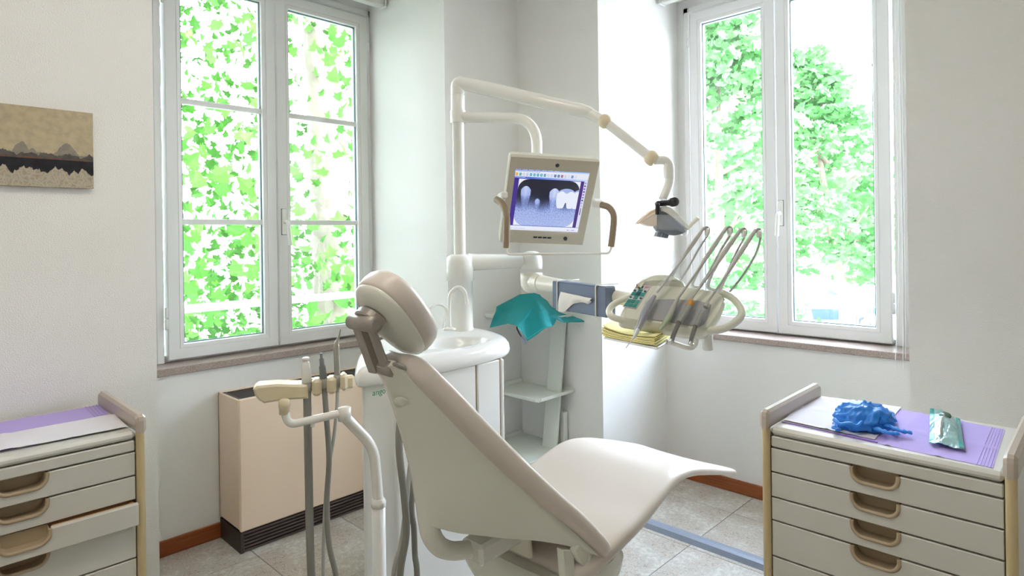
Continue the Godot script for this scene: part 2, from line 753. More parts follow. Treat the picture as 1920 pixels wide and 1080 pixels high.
func mitred(sh: Shape, left: bool, a0: float, a1: float, y0: float, y1: float, prof: Array) -> void:
	# a frame of four mitred bars; prof holds (inset, depth) pairs going round the section
	var corners := [[a0, y0, 1, 1], [a1, y0, -1, 1], [a1, y1, -1, -1], [a0, y1, 1, -1]]
	var out := PackedVector3Array()
	var n := prof.size()
	for i in 4:
		var c = corners[i]
		var d = corners[(i + 1) % 4]
		for k in n:
			var p: Vector2 = prof[k]
			var q: Vector2 = prof[(k + 1) % n]
			var v1 := wpt(left, c[0] + c[2] * p.x, c[1] + c[3] * p.x, p.y)
			var v2 := wpt(left, d[0] + d[2] * p.x, d[1] + d[3] * p.x, p.y)
			var v3 := wpt(left, d[0] + d[2] * q.x, d[1] + d[3] * q.x, q.y)
			var v4 := wpt(left, c[0] + c[2] * q.x, c[1] + c[3] * q.x, q.y)
			out.append_array([v1, v2, v3, v1, v3, v4])
	sh.add([[out, false]])

func window_in(called: String, left: bool) -> void:
	var wm := mat("window_white")
	var a0 := 1.046 if left else -1.990
	var am := 1.633 if left else -1.440
	var a1 := 2.247 if left else -0.845
	var y0 := 0.936 if left else 0.950
	var y1 := 2.985 if left else 2.995
	var root := Node3D.new()
	root.name = called
	add_child(root)
	root.position = wpt(left, (a0 + a1) / 2, y0, 0.0)
	gpos[root] = root.position
	root.set_meta("kind", "structure")
	root.set_meta("label", "white two-sash window with crossbars and leafy tree behind" if left else "white two-sash window over the street with parked cars")
	# fixed frame in the wall, filling up to the niche sides
	var s := Shape.new()
	var n0 := NXL if left else NZL
	var n1 := NXR if left else NZR
	var bot := 0.922 if left else 0.940
	wbox(s, left, n0, a0 - 0.012, bot, 3.10, 0.03, 0.16)
	wbox(s, left, a1 + 0.012, n1, bot, 3.10, 0.03, 0.16)
	wbox(s, left, a0 - 0.012, a1 + 0.012, y1 + 0.012, 3.10, 0.03, 0.16)
	wbox(s, left, a0 - 0.012, a1 + 0.012, bot, y0 + 0.02, 0.045, 0.16)
	wbox(s, left, a0 - 0.05, a0 - 0.014, bot, y1 + 0.05, 0.012, 0.03, 0.004)
	wbox(s, left, a1 + 0.014, minf(a1 + 0.05, n1), bot, y1 + 0.05, 0.012, 0.03, 0.004)
	wbox(s, left, a0 - 0.05, minf(a1 + 0.05, n1), y1 + 0.014, y1 + 0.05, 0.012, 0.03, 0.004)
	obj("frame", s, wm, root)
	for side in 2:
		var b0: float = a0 if side == 0 else am + 0.004
		var b1: float = am - 0.004 if side == 0 else a1
		s = Shape.new()
		mitred(s, left, b0, b1, y0, y1, [Vector2(0.0, 0.004), Vector2(0.004, 0.0), Vector2(0.054, 0.0), Vector2(0.055, 0.003), Vector2(0.0565, 0.003), Vector2(0.0575, 0.0005), Vector2(0.076, 0.004), Vector2(0.080, 0.016), Vector2(0.080, 0.06), Vector2(0.0, 0.06)])
		var sash := obj("sash", s, wm, root)
		s = Shape.new()
		wbox(s, left, b0 + 0.078, b1 - 0.078, y0 + 0.078, y1 - 0.078, 0.026, 0.031)
		obj("pane", s, mat("pane"), sash)
		s = Shape.new()
		mitred(s, left, b0 + 0.0795, b1 - 0.0795, y0 + 0.0795, y1 - 0.0795, [Vector2(0, 0.020), Vector2(0.005, 0.020), Vector2(0.005, 0.034), Vector2(0, 0.034)])
		obj("glazing_seal", s, mat("seal", hexc("4e6a6c"), 0.6), sash)
		if left:
			for yb in [2.282, 1.649]:
				s = Shape.new()
				wbox(s, left, b0 + 0.078, b1 - 0.078, yb - 0.015, yb + 0.015, 0.016, 0.041, 0.003)
				obj("glazing_bar", s, wm, sash)
		# hinges on the outer side
		for yh in [y0 + 0.16, y1 - 0.22]:
			var ah: float = b0 - 0.008 if side == 0 else b1 + 0.008
			for q in 2:
				s = Shape.new()
				lathe(s, [Vector2(0.003, 0), Vector2(0.009, 0.004), Vector2(0.009, 0.052), Vector2(0.003, 0.056)], Transform3D(Basis.IDENTITY, wpt(left, ah, yh + 0.058 * q, -0.004)), 12)
				obj("hinge", s, wm, root)
	# handle on the meeting stile
	var hp := on_z(532, 392, ZW) if left else on_x(1464, 376, XW)
	var ha: float = hp.x if left else hp.z
	s = Shape.new()
	wbox(s, left, ha - 0.014, ha + 0.014, hp.y - 0.15, hp.y, -0.012, 0.004, 0.004)
	var pl := obj("handle_plate", s, mat("plastic_white"), root)
	s = Shape.new()
	var hs := 1.0 if left else -0.4
	tube(s, bent([wpt(left, ha, hp.y - 0.075, -0.01), wpt(left, ha, hp.y - 0.075, -0.05), wpt(left, ha + hs * 0.012, hp.y - 0.21, -0.055)], 0.025), 0.011, 10)
	obj("lever", s, mat("plastic_white"), pl)
	s = Shape.new()
	wbox(s, left, ha - 0.0155, ha + 0.0155, hp.y - 0.1515, hp.y + 0.0015, -0.002, 0.003)
	obj("gasket", s, mat("black_plastic"), pl)
	# rolled blind under the niche head
	var lx := on_z(716, 14, -3.30) if left else on_x(1243, 8, 3.55)
	s = Shape.new()
	if left: box2(s, Vector3(0.95, lx.y, -3.33), Vector3(lx.x, lx.y + 0.05, -3.27), 0.006)
	else: box2(s, Vector3(3.52, lx.y, lx.z), Vector3(3.58, lx.y + 0.05, NZR - 0.06), 0.006)
	var bl := obj("window_blind", s, mat("blind_white", hexc("dddbd6"), 0.5))
	tag(bl, "white rolled-up blind above the tree-filled window" if left else "white rolled-up blind above the street window with hanging cords", "blind")
	s = Shape.new()
	if left: tube(s, [Vector3(0.96, lx.y + 0.085, -3.30), Vector3(lx.x - 0.01, lx.y + 0.085, -3.30)], 0.04, 18)
	else: tube(s, [Vector3(3.55, lx.y + 0.085, lx.z + 0.01), Vector3(3.55, lx.y + 0.085, NZR - 0.07)], 0.04, 18)
	obj("roll", s, mat("blind_white"), bl)
	s = Shape.new()
	if left: box2(s, Vector3(lx.x, lx.y - 0.004, -3.335), Vector3(lx.x + 0.012, 3.10, -3.262), 0.002)
	else: box2(s, Vector3(3.515, lx.y - 0.004, lx.z - 0.012), Vector3(3.585, 3.10, lx.z), 0.002)
	obj("end_bracket", s, wm, bl)
	if not left:
		for c in [[1686, 1678, 690.0], [1693, 1693, 690.0], [1697, 1698, 672.0]]:
			var lo := on_x(c[1], c[2], 3.5)
			var up := on_x(c[0], 540, 3.5)
			s = Shape.new()
			tube(s, [lo, up, Vector3(3.53, lx.y, up.z - 0.01)], 0.0018, 6)
			obj("cord", s, wm, bl)
	# handrail outside
	var yr: float = 1.55 - 0.322 * (1.22 if left else 1.30)
	s = Shape.new()
	if left: tube(s, [Vector3(NXL - 0.05, yr, ZO - 0.16), Vector3(NXR + 0.05, yr, ZO - 0.16)], 0.024, 14)
	else: tube(s, [Vector3(XO + 0.16, yr, NZL - 0.05), Vector3(XO + 0.16, yr, NZR + 0.05)], 0.032, 14)
	var hr := obj("window_railing", s, mat("rail_white", hexc("e8ecf0"), 0.4))
	tag(hr, "white tubular safety rail outside the tree-filled window" if left else "white tubular safety rail outside the street window", "railing")
	for e in 2:
		s = Shape.new()
		if left: 
			var xx := NXL - 0.03 if e == 0 else NXR + 0.03
			tube(s, [Vector3(xx, yr, ZO - 0.16), Vector3(xx, yr, ZO)], 0.015, 10)
		else:
			var zz := NZL - 0.03 if e == 0 else NZR + 0.03
			tube(s, [Vector3(XO + 0.16, yr, zz), Vector3(XO, yr, zz)], 0.015, 10)
		obj("wall_bracket", s, mat("rail_white"), hr)


func heater() -> void:
	var t := thing("fan_coil_heater", "beige metal fan coil heater with dark louvred base under the window", "heater", Vector3(1.73, 0, -3.24))
	var beige := mat("heater_beige", hexc("e9d1b7"), 0.42)
	var brown := mat("heater_brown", hexc("352a26"), 0.5)
	var x0 := 1.245
	var x1 := 2.23
	var zf := -3.105
	var zb := Z2 + 0.006
	var s := Shape.new()
	box2(s, Vector3(x0, 0.115, zb), Vector3(x0 + 0.012, 0.76, zf), 0.004)
	box2(s, Vector3(x1 - 0.012, 0.115, zb), Vector3(x1, 0.76, zf), 0.004)
	box2(s, Vector3(x0, 0.115, zb), Vector3(x1, 0.74, zb + 0.01))
	box2(s, Vector3(x0, 0.742, zb), Vector3(x1, 0.76, zb + 0.02), 0.003)
	obj("body", s, beige, t)
	s = Shape.new()
	box2(s, Vector3(x0 + 0.002, 0.105, zf - 0.012), Vector3(x1 - 0.002, 0.762, zf + 0.006), 0.006)
	obj("front_panel", s, beige, t)
	s = Shape.new()
	box2(s, Vector3(x0 + 0.012, 0.70, zb + 0.01), Vector3(x1 - 0.012, 0.742, zf - 0.012))
	box2(s, Vector3(x0 + 0.008, 0.742, zb + 0.02), Vector3(x0 + 0.03, 0.757, zf - 0.012))
	var gr := obj("top_grille", s, brown, t)
	for k in 9:
		s = Shape.new()
		var z := zb + 0.034 + k * 0.0232
		box2(s, Vector3(x0 + 0.02, 0.742, z), Vector3(x1 - 0.02, 0.758, z + 0.011), 0.002)
		obj("slat", s, brown, gr)
	s = Shape.new()
	box2(s, Vector3(x0 + 0.003, 0, zb), Vector3(x1 - 0.003, 0.104, zf - 0.02))
	box2(s, Vector3(x0 + 0.001, 0, zf - 0.024), Vector3(x0 + 0.02, 0.104, zf + 0.004), 0.002)
	var ba := obj("base", s, brown, t)
	for k in 6:
		s = Shape.new()
		var y := 0.004 + k * 0.0168
		var pr := PackedVector2Array([Vector2(0, 0), Vector2(0.022, 0.001), Vector2(0.02, 0.009), Vector2(0, 0.013)])
		prism(s, pr, Transform3D(Basis(Vector3.BACK, Vector3.UP, Vector3.RIGHT), Vector3(x0 + 0.018, y, zf - 0.02)), x1 - x0 - 0.03)
		obj("louvre", s, mat("heater_louvre", hexc("453832"), 0.45), ba)


func corner_shelf() -> void:
	var t := thing("corner_shelf", "white metal tray shelf stand leaning in the room corner", "shelf", Vector3(2.74, 0, -2.52))
	var wm := mat("shelf_white", hexc("e6e9df"), 0.4)
	var levels := [1.07, 0.628, 0.30]
	for i in 3:
		var y: float = levels[i]
		var x0 := 2.56 if i < 2 else 2.46
		var x1 := X1 - 0.012
		var z0 := Z1 + 0.02
		var zz := -2.30
		var s := Shape.new()
		box2(s, Vector3(x0, y - 0.006, z0), Vector3(x1, y, zz), 0.002)
		# turned-up lips, open at the near corner
		var lip := 0.022
		for e in [[Vector3(x0, y, z0), Vector3(x0, y, zz - 0.012)], [Vector3(x0 + 0.014, y, zz), Vector3(x1, y, zz)], [Vector3(x1, y, zz), Vector3(x1, y, z0)], [Vector3(x1, y, z0), Vector3(x0, y, z0)]]:
			var a: Vector3 = e[0]
			var b: Vector3 = e[1]
			var d := (b - a).normalized()
			var o := d.cross(Vector3.UP)
			rbox(s, (a + b) * 0.5 + Vector3(0, lip * 0.5 - 0.004, 0) + o * 0.006, Vector3(a.distance_to(b), lip, 0.004), 0.001, Basis(d, Vector3(0, 1, 0) * 0.94 + o * 0.34, d.cross(Vector3(0, 1, 0) * 0.94 + o * 0.34)))
		obj("shelf_tray", s, wm, t)
	# leaning upright plate with folded flanges
	var s2 := Shape.new()
	var up := Vector3(X1 - 0.02, 1.06, -2.40)
	var dn := Vector3(X1 - 0.165, 0.0, -2.40)
	var dy := (up - dn).normalized()
	var dz := Vector3(0, 0, 1)
	var dx := dy.cross(dz)
	var bs := Basis(dx, dy, dz)
	rbox(s2, (up + dn) * 0.5, Vector3(0.004, up.distance_to(dn), 0.10), 0.001, bs)
	rbox(s2, (up + dn) * 0.5 + dz * 0.05 + dx * 0.008, Vector3(0.018, up.distance_to(dn), 0.003), 0.001, bs)
	rbox(s2, (up + dn) * 0.5 - dz * 0.05 + dx * 0.008, Vector3(0.018, up.distance_to(dn), 0.003), 0.001, bs)
	obj("upright", s2, wm, t)
	s2 = Shape.new()
	box2(s2, Vector3(X1 - 0.05, 0.0, -2.375), Vector3(X1 - 0.013, 0.50, -2.345), 0.003)
	obj("rear_post", s2, wm, t)
	s2 = Shape.new()
	box2(s2, Vector3(2.50, 0.0, -2.62), Vector3(X1 - 0.013, 0.018, -2.28), 0.004)
	obj("base_plate", s2, wm, t)


func trolley(called: String, label: String, at: Vector3, turn: float, ajar: int) -> Node3D:
	# local: x along the front, +z the front
	var t := thing(called, label, "cabinet", at, turn + 0.0001, "drawer trolleys")
	var grey := mat("drawer_grey", hexc("d3d1c8"), 0.42)
	var slab := mat("cabinet_top", hexc("dddcd5"), 0.3)
	var tan_ := mat("handle_tan", hexc("b09d80"), 0.4)
	var post := mat("post_cream", hexc("cdb98c"), 0.42)
	var cap := mat("cap_taupe", hexc("bdb0a2"), 0.28)
	var w := 0.571
	var d := 0.47
	var s := Shape.new()
	box2(s, Vector3(-w / 2, 0.10, -d), Vector3(w / 2, 0.924, -0.075))
	obj("carcass", s, grey, t)
	s = Shape.new()
	rbox(s, Vector3(0, 0.938, -d / 2), Vector3(w, 0.026, d), 0.009)
	obj("top", s, slab, t)
	var edges := [0.9235, 0.886, 0.8105, 0.7335, 0.6615, 0.5505, 0.40, 0.25, 0.11]
	for i in 8:
		var yt: float = edges[i] - 0.0026
		var yb: float = edges[i + 1] + 0.0026
		var zo := 0.034 if i == ajar else 0.0
		s = Shape.new()
		if i == 0:
			rbox(s, Vector3(0, (yt + yb) / 2, -0.011 + zo), Vector3(w - 0.004, yt - yb, 0.02), 0.003)
			obj("band", s, grey, t)
			continue
		# drawer front with a cut-out for the cup handle
		var hw := 0.062
		var hh := 0.044
		var p := PackedVector2Array([Vector2(-w / 2 + 0.002, yb), Vector2(w / 2 - 0.002, yb), Vector2(w / 2 - 0.002, yt), Vector2(hw, yt)])
		for k in 9:
			var a := PI / 2 * k / 8.0
			p.append(Vector2(hw - 0.034 + cos(a) * 0.034, yt - hh + 0.034 - sin(a) * 0.034))
		for k in 9:
			var a := PI / 2 * k / 8.0
			p.append(Vector2(-hw + 0.034 - sin(a) * 0.034, yt - hh + 0.034 - cos(a) * 0.034))
		p.append_array(PackedVector2Array([Vector2(-hw, yt), Vector2(-w / 2 + 0.002, yt)]))
		prism(s, p, Transform3D(Basis.IDENTITY, Vector3(0, 0, -0.02 + zo)), 0.02, 0.002)
		var dr := obj("drawer", s, grey, t)
		# cup handle: raised tan rim and sunk back
		s = Shape.new()
		var rim := [Vector3(hw - 0.004, yt, zo)]
		for k in 9:
			var a := PI / 2 * k / 8.0
			rim.append(Vector3(hw - 0.034 + cos(a) * 0.030, yt - hh + 0.034 - sin(a) * 0.030, zo))
		for k in 9:
			var a := PI / 2 * k / 8.0
			rim.append(Vector3(-hw + 0.034 - sin(a) * 0.030, yt - hh + 0.034 - cos(a) * 0.030, zo))
		rim.append(Vector3(-hw + 0.004, yt, zo))
		tube(s, rim, 0.0055, 8)
		obj("cup_rim", s, tan_, dr)
		s = Shape.new()
		box2(s, Vector3(-hw, yt - hh, -0.048 + zo), Vector3(hw, yt, -0.044 + zo))
		var wallf := func(u: float, v: float) -> Vector3:
			var f := u * (rim.size() - 1)
			var i0 := mini(int(f), rim.size() - 2)
			var p0: Vector3 = rim[i0]
			var p1: Vector3 = rim[i0 + 1]
			return p0.lerp(p1, f - i0) + Vector3(0, 0, -0.046 * v)
		grid_sheet(s, 19, 1, wallf, 0.0015)
		obj("cup_back", s, tan_, dr)
		if i == ajar:
			s = Shape.new()
			box2(s, Vector3(-w / 2 + 0.008, yb + 0.005, -d + 0.05 + zo), Vector3(-w / 2 + 0.02, yt - 0.003, -0.02 + zo))
			box2(s, Vector3(w / 2 - 0.02, yb + 0.005, -d + 0.05 + zo), Vector3(w / 2 - 0.008, yt - 0.003, -0.02 + zo))
			box2(s, Vector3(-w / 2 + 0.008, yb + 0.005, -0.062 + zo), Vector3(w / 2 - 0.008, yt - 0.002, -0.051 + zo))
			box2(s, Vector3(hw + 0.004, yb + 0.005, -0.032 + zo), Vector3(w / 2 - 0.008, yt - 0.002, -0.0195 + zo))
			box2(s, Vector3(-w / 2 + 0.008, yb + 0.005, -0.032 + zo), Vector3(-hw - 0.004, yt - 0.002, -0.0195 + zo))
			box2(s, Vector3(-w / 2 + 0.008, yb + 0.004, -d + 0.05 + zo), Vector3(w / 2 - 0.008, yb + 0.01, -0.02 + zo))
			obj("drawer_box", s, mat("drawer_wood", hexc("b98e62"), 0.5), dr)
	for e in [-1.0, 1.0]:
		s = Shape.new()
		var x: float = e * (w / 2 + 0.013)
		# side panel with round front and rear posts
		box2(s, Vector3(x - 0.009, 0.08, -d + 0.005), Vector3(x + 0.009, 0.93, -0.004), 0.003)
		var sp := obj("side_panel", s, slab, t)
		for zz in [-0.002, -d + 0.012]:
			s = Shape.new()
			lathe(s, [Vector2(0.008, 0.075), Vector2(0.0125, 0.082), Vector2(0.0125, 0.945)], Transform3D(Basis.IDENTITY, Vector3(x, 0, zz)), 16)
			obj("post", s, post, sp)
		# upturned taupe rail over the panel
		s = Shape.new()
		var o := PackedVector2Array([Vector2(0.016, 0.943), Vector2(0.016, 0.982), Vector2(0.012, 0.994), Vector2(0.0, 1.001), Vector2(-d + 0.02, 1.001), Vector2(-d + 0.006, 0.994), Vector2(-d, 0.98), Vector2(-d, 0.943)])
		prism(s, o, Transform3D(Basis(Vector3.BACK, Vector3.UP, Vector3.LEFT), Vector3(x + 0.0145, 0, 0)), 0.029, 0.008)
		obj("top_rail", s, cap, t)
	for c in [[-0.24, -0.06], [0.24, -0.06], [-0.24, -d + 0.06], [0.24, -d + 0.06]]:
		s = Shape.new()
		lathe(s, [Vector2(0.01, -0.012), Vector2(0.034, -0.012), Vector2(0.036, 0.0), Vector2(0.034, 0.012), Vector2(0.01, 0.012)], Transform3D(Basis(Vector3.UP, Vector3.RIGHT, Vector3.FORWARD), Vector3(c[0], 0.036, c[1])), 16)
		box2(s, Vector3(c[0] - 0.02, 0.06, c[1] - 0.02), Vector3(c[0] + 0.02, 0.10, c[1] + 0.02), 0.003)
		obj("castor", s, mat("black_plastic"), t)
	return t


func trolleys() -> void:
	trolley("drawer_trolley", "grey drawer trolley against the picture wall, one drawer ajar", Vector3(0.287, 0, -2.226), 0.0, 3)
	trolley("drawer_trolley", "grey drawer trolley with closed drawers holding blue gloves", Vector3(1.929, 0, -0.484), -PI / 2, -1)


const ZC := -1.313   # middle plane of the dental chair

func chair() -> void:
	var t := thing("dental_chair", "reclining dental chair with beige upholstery and white back shell", "dental chair", Vector3(1.45, 0, ZC))
	var up := mat("upholstery")
	var shell := mat("shell_white")
	var Z := Vector3(0, 0, 1)
	var c := Vector3(0, 0, ZC)
	# seat and leg cushion
	var s := Shape.new()
	var top := [[1.35, 0.628, 0.25, 0.075], [1.43, 0.655, 0.262, 0.08], [1.54, 0.682, 0.268, 0.08], [1.66, 0.702, 0.266, 0.072], [1.78, 0.732, 0.262, 0.062], [1.89, 0.752, 0.258, 0.055], [2.00, 0.738, 0.256, 0.05], [2.14, 0.698, 0.254, 0.045], [2.27, 0.655, 0.25, 0.04], [2.385, 0.616, 0.24, 0.034]]
	var sts := []
	for q in top:
		sts.append([c + Vector3(q[0], q[1] - q[3] / 2, 0), q[2], q[3]])
	pad_loft(s, sts, Z, 3.0, 44, 0.05, 0.012)
	obj("seat_cushion", s, up, t)
	# backrest cushion
	s = Shape.new()
	var P := [[0.893, 1.232, 0.072], [0.935, 1.178, 0.098], [0.985, 1.118, 0.126], [1.062, 1.022, 0.165], [1.15, 0.92, 0.202], [1.245, 0.818, 0.234], [1.335, 0.728, 0.258], [1.41, 0.646, 0.270], [1.452, 0.597, 0.272]]
	sts = []
	for q in P:
		# the cushion lies in front of the seam line
		sts.append([c + Vector3(q[0], q[1], 0) + Vector3(0.7446, 0.6675, 0) * 0.034, q[2] + 0.004, 0.074])
	pad_loft(s, sts, Z, 3.2, 44, 0.055, 0.014)
	obj("backrest_cushion", s, up, t)
	# rear shell, deep in the middle of its lower part
	s = Shape.new()
	var T := Vector3(0.6675, -0.7446, 0)
	var N := Vector3(-0.7446, -0.6675, 0)
	var o := c + Vector3(0.880, 1.240, 0)
	var dtab := [[0.0, 0.014], [0.08, 0.036], [0.16, 0.072], [0.243, 0.112], [0.305, 0.145], [0.362, 0.183], [0.411, 0.210], [0.47, 0.220], [0.58, 0.21], [0.68, 0.17], [0.80, 0.10]]
	var dep := func(a: float) -> float:
		for i in dtab.size() - 1:
			if a <= dtab[i + 1][0]:
				return lerpf(dtab[i][1], dtab[i + 1][1], (a - dtab[i][0]) / (dtab[i + 1][0] - dtab[i][0]))
		return 0.10
	var nk := 28
	var ns := 26
	var rings := []
	for i in ns + 1:
		var u := float(i) / ns
		var ring := PackedVector3Array()
		for k in nk + 1:
			var q := -1.0 + 2.0 * k / nk
			q = signf(q) * pow(absf(q), 0.8)
			var L := lerpf(0.40, 0.795, pow(absf(q), 1.6))
			var a := u * L
			var w := lerpf(0.052, 0.268, pow(a / 0.795, 0.92))
			var d: float = dep.call(a) * (1.0 - pow(absf(q), 1.55))
			ring.append(o + T * a + N * d + Z * (w * q))
		for k in range(nk - 1, 0, -1):
			var q := -1.0 + 2.0 * k / nk
			q = signf(q) * pow(absf(q), 0.8)
			var L := lerpf(0.40, 0.795, pow(absf(q), 1.6))
			var a := u * L
			var w := lerpf(0.052, 0.268, pow(a / 0.795, 0.92))
			ring.append(o + T * a - N * 0.012 + Z * (w * q * 0.97))
		rings.append(ring)
	loft(s, rings)
	var sh := obj("back_shell", s, shell, t)
	# round cap on the shell
	s = Shape.new()
	var cp := on_z(753, 748, ZC + 0.07)
	lathe(s, [Vector2(0.002, 0.0), Vector2(0.022, 0.0), Vector2(0.0215, 0.004), Vector2(0.002, 0.006)], axis_xf(o + T * 0.105 + N * 0.038 + Z * 0.026, N + Z * 0.55), 28)
	obj("round_cap", s, shell, sh)
	# lower hook of the shell and its pivot
	s = Shape.new()
	var hook := catmull([c + Vector3(1.010, 0.93, 0), c + Vector3(1.014, 0.86, 0), c + Vector3(1.020, 0.80, 0), c + Vector3(1.028, 0.757, 0.002), c + Vector3(1.055, 0.717, 0.004), c + Vector3(1.10, 0.690, 0.006), c + Vector3(1.165, 0.672, 0.008)], 7)
	var hr := []
	for i in hook.size():
		hr.append(lerpf(0.031, 0.024, clampf(float(i) / (hook.size() - 1) * 1.2, 0, 1)))
	tube(s, hook, hr, 22)
	obj("shell_hook", s, shell, t)
	s = Shape.new()
	rbox(s, c + Vector3(1.235, 0.674, 0.02), Vector3(0.17, 0.062, 0.085), 0.01, Basis(Vector3(0, 0, 1), 0.06))
	obj("pivot_arm", s, mat("plastic_white"), t)
	s = Shape.new()
	rbox(s, c + Vector3(1.322, 0.664, 0.02), Vector3(0.022, 0.115, 0.14), 0.008, Basis(Vector3(0, 0, 1), 0.12))
	obj("pivot_gasket", s, mat("pale_cream"), t)
	# side hinge plates at the hip, with a leg down to the seat frame
	for e in [-1.0, 1.0]:
		for g in 2:
			s = Shape.new()
			var pl := PackedVector2Array()
			for p in ([[1088, 1018], [1104, 1024], [1118, 1048], [1112, 1064], [1094, 1063], [1085, 1048], [1078, 1034]] if g == 0 else [[1066, 1036], [1086, 1036], [1092, 1092], [1070, 1092]]):
				var v := on_z(p[0], p[1], ZC + 0.240)
				pl.append(Vector2(v.x, v.y))
			prism(s, smooth_poly(pl, 2 if g == 0 else 0), Transform3D(Basis.IDENTITY, Vector3(0, 0, ZC + e * (0.228 - 0.02 * g) - 0.012)), 0.024, 0.003, g == 0)
			obj("hip_plate" if g == 0 else "hip_bracket", s, shell, t)
		s = Shape.new()
		var bp := on_z(1106, 1048, ZC + 0.240)
		lathe(s, [Vector2(0.001, 0), Vector2(0.012, 0), Vector2(0.011, 0.003), Vector2(0.001, 0.004)], axis_xf(Vector3(bp.x, bp.y, ZC + e * 0.240), Vector3(0, 0, e)), 18)
		obj("bolt_cap", s, shell, t)
	# seat frame and pedestal
	s = Shape.new()
	rings = []
	for q in [[0.58, 0.16, 0.235], [0.56, 0.20, 0.245], [0.52, 0.20, 0.235], [0.46, 0.17, 0.20], [0.40, 0.13, 0.15], [0.36, 0.11, 0.12]]:
		var ring := PackedVector3Array()
		for v in oval(q[1], q[2], 3.0, 36):
			ring.append(Vector3(1.47 + v.x, q[0], ZC + v.y))
		rings.append(ring)
	loft(s, rings)
	obj("seat_frame", s, shell, t)
	s = Shape.new()
	tube(s, [c + Vector3(1.50, 0.37, 0), c + Vector3(1.56, 0.05, 0)], [0.10, 0.13], 24)
	rings = []
	for q in [[0.0, 0.42, 0.24], [0.05, 0.42, 0.24], [0.075, 0.40, 0.22], [0.085, 0.34, 0.17]]:
		var ring := PackedVector3Array()
		for v in oval(q[1], q[2], 2.6, 36):
			ring.append(Vector3(1.60 + v.x, q[0], ZC + v.y))
		rings.append(ring)
	loft(s, rings)
	obj("pedestal", s, shell, t)
	# headrest: oval pad with a white shell behind it, on a grey bracket
	var hc := c + Vector3(0.922, 1.352, 0)
	var hy := Vector3(-0.62, 0.785, 0)       # up along the pad
	var hn := Vector3(-0.785, -0.62, 0)      # towards the rear
	s = Shape.new()
	rings = []
	for q in [[0.052, 0.72], [0.050, 0.84], [0.044, 0.93], [0.032, 0.98], [0.014, 1.0], [-0.006, 0.985], [-0.014, 0.95]]:
		var ring := PackedVector3Array()
		for v in oval(0.092 * q[1], 0.124 * q[1], 2.4, 44):
			var wide := 1.0 + 0.05 * (v.y / 0.124)
			ring.append(hc - hn * q[0] + Z * (v.x * wide) + hy * v.y)
		rings.append(ring)
	loft(s, rings, true, true, true, true)
	obj("headrest_cushion", s, up, t)
	s = Shape.new()
	rings = []
	for q in [[-0.012, 0.95], [-0.016, 0.955], [-0.024, 0.93], [-0.033, 0.84], [-0.040, 0.66], [-0.044, 0.42], [-0.045, 0.15]]:
		var ring := PackedVector3Array()
		for v in oval(0.092 * q[1], 0.124 * q[1], 2.4, 44):
			var wide := 1.0 + 0.05 * (v.y / 0.124)
			ring.append(hc - hn * q[0] + Z * (v.x * wide) + hy * v.y)
		rings.append(ring)
	loft(s, rings, true, true, true, true)
	obj("headrest_shell", s, shell, t)
	var gm := mat("grey_metal")
	# half-moon plate, hinge barrel, twin bar, lower barrel
	var hb := Vector3(0.850, 1.343, ZC - 0.008)
	s = Shape.new()
	var moon := PackedVector2Array()
	for k in 19:
		var a := PI * k / 18.0
		moon.append(Vector2(cos(a) * 0.052, sin(a) * 0.046))
	moon.append(Vector2(-0.03, -0.012))
	moon.append(Vector2(0.03, -0.012))
	prism(s, moon, frame_of(hb + Vector3(0.018, 0.006, 0), Vector3(0, 0, 1), hy), 0.024, 0.004, false)
	obj("bracket_plate", s, gm, t)
	s = Shape.new()
	lathe(s, [Vector2(0.012, -0.055), Vector2(0.021, -0.051), Vector2(0.021, 0.051), Vector2(0.012, 0.055)], axis_xf(hb + Vector3(-0.014, 0.0, 0), Vector3(0, 0, 1)), 20)
	obj("upper_barrel", s, gm, t)
	var lb := Vector3(0.890, 1.226, ZC)
	s = Shape.new()
	var mid := (hb + lb) * 0.5 + Vector3(-0.008, 0, 0)
	var ydir := (hb - lb).normalized()
	var xdir := ydir.cross(Vector3(0, 0, 1)).normalized()
	rbox(s, mid + Vector3(-0.008, 0, -0.024), Vector3(0.026, 0.15, 0.032), 0.004, Basis(xdir, ydir, xdir.cross(ydir)))
	obj("bracket_bar", s, gm, t)
	s = Shape.new()
	rbox(s, mid + Vector3(0.0, -0.004, 0.018), Vector3(0.016, 0.105, 0.026), 0.005, Basis(xdir, ydir, xdir.cross(ydir)))
	obj("bracket_slider", s, gm, t)
	s = Shape.new()
	lathe(s, [Vector2(0.012, -0.045), Vector2(0.02, -0.04), Vector2(0.02, 0.032), Vector2(0.012, 0.038)], axis_xf(lb, Vector3(0, 0, 1)), 20)
	rbox(s, lb + Vector3(0.012, 0.006, 0.052), Vector3(0.05, 0.012, 0.018), 0.004, Basis(Vector3(0, 0, 1), -0.5))
	obj("lower_barrel", s, gm, t)


const COL := Vector3(2.042, 0, -2.346)   # foot of the unit's column

func plan_rings(pl: PackedVector2Array, levels: Array, mid: Vector2) -> Array:
	var rings := []
	for q in levels:
		var ring := PackedVector3Array()
		for v in pl:
			var w: Vector2 = v + (v - mid).normalized() * q[1]
			ring.append(Vector3(w.x, q[0], w.y))
		rings.append(ring)
	return rings

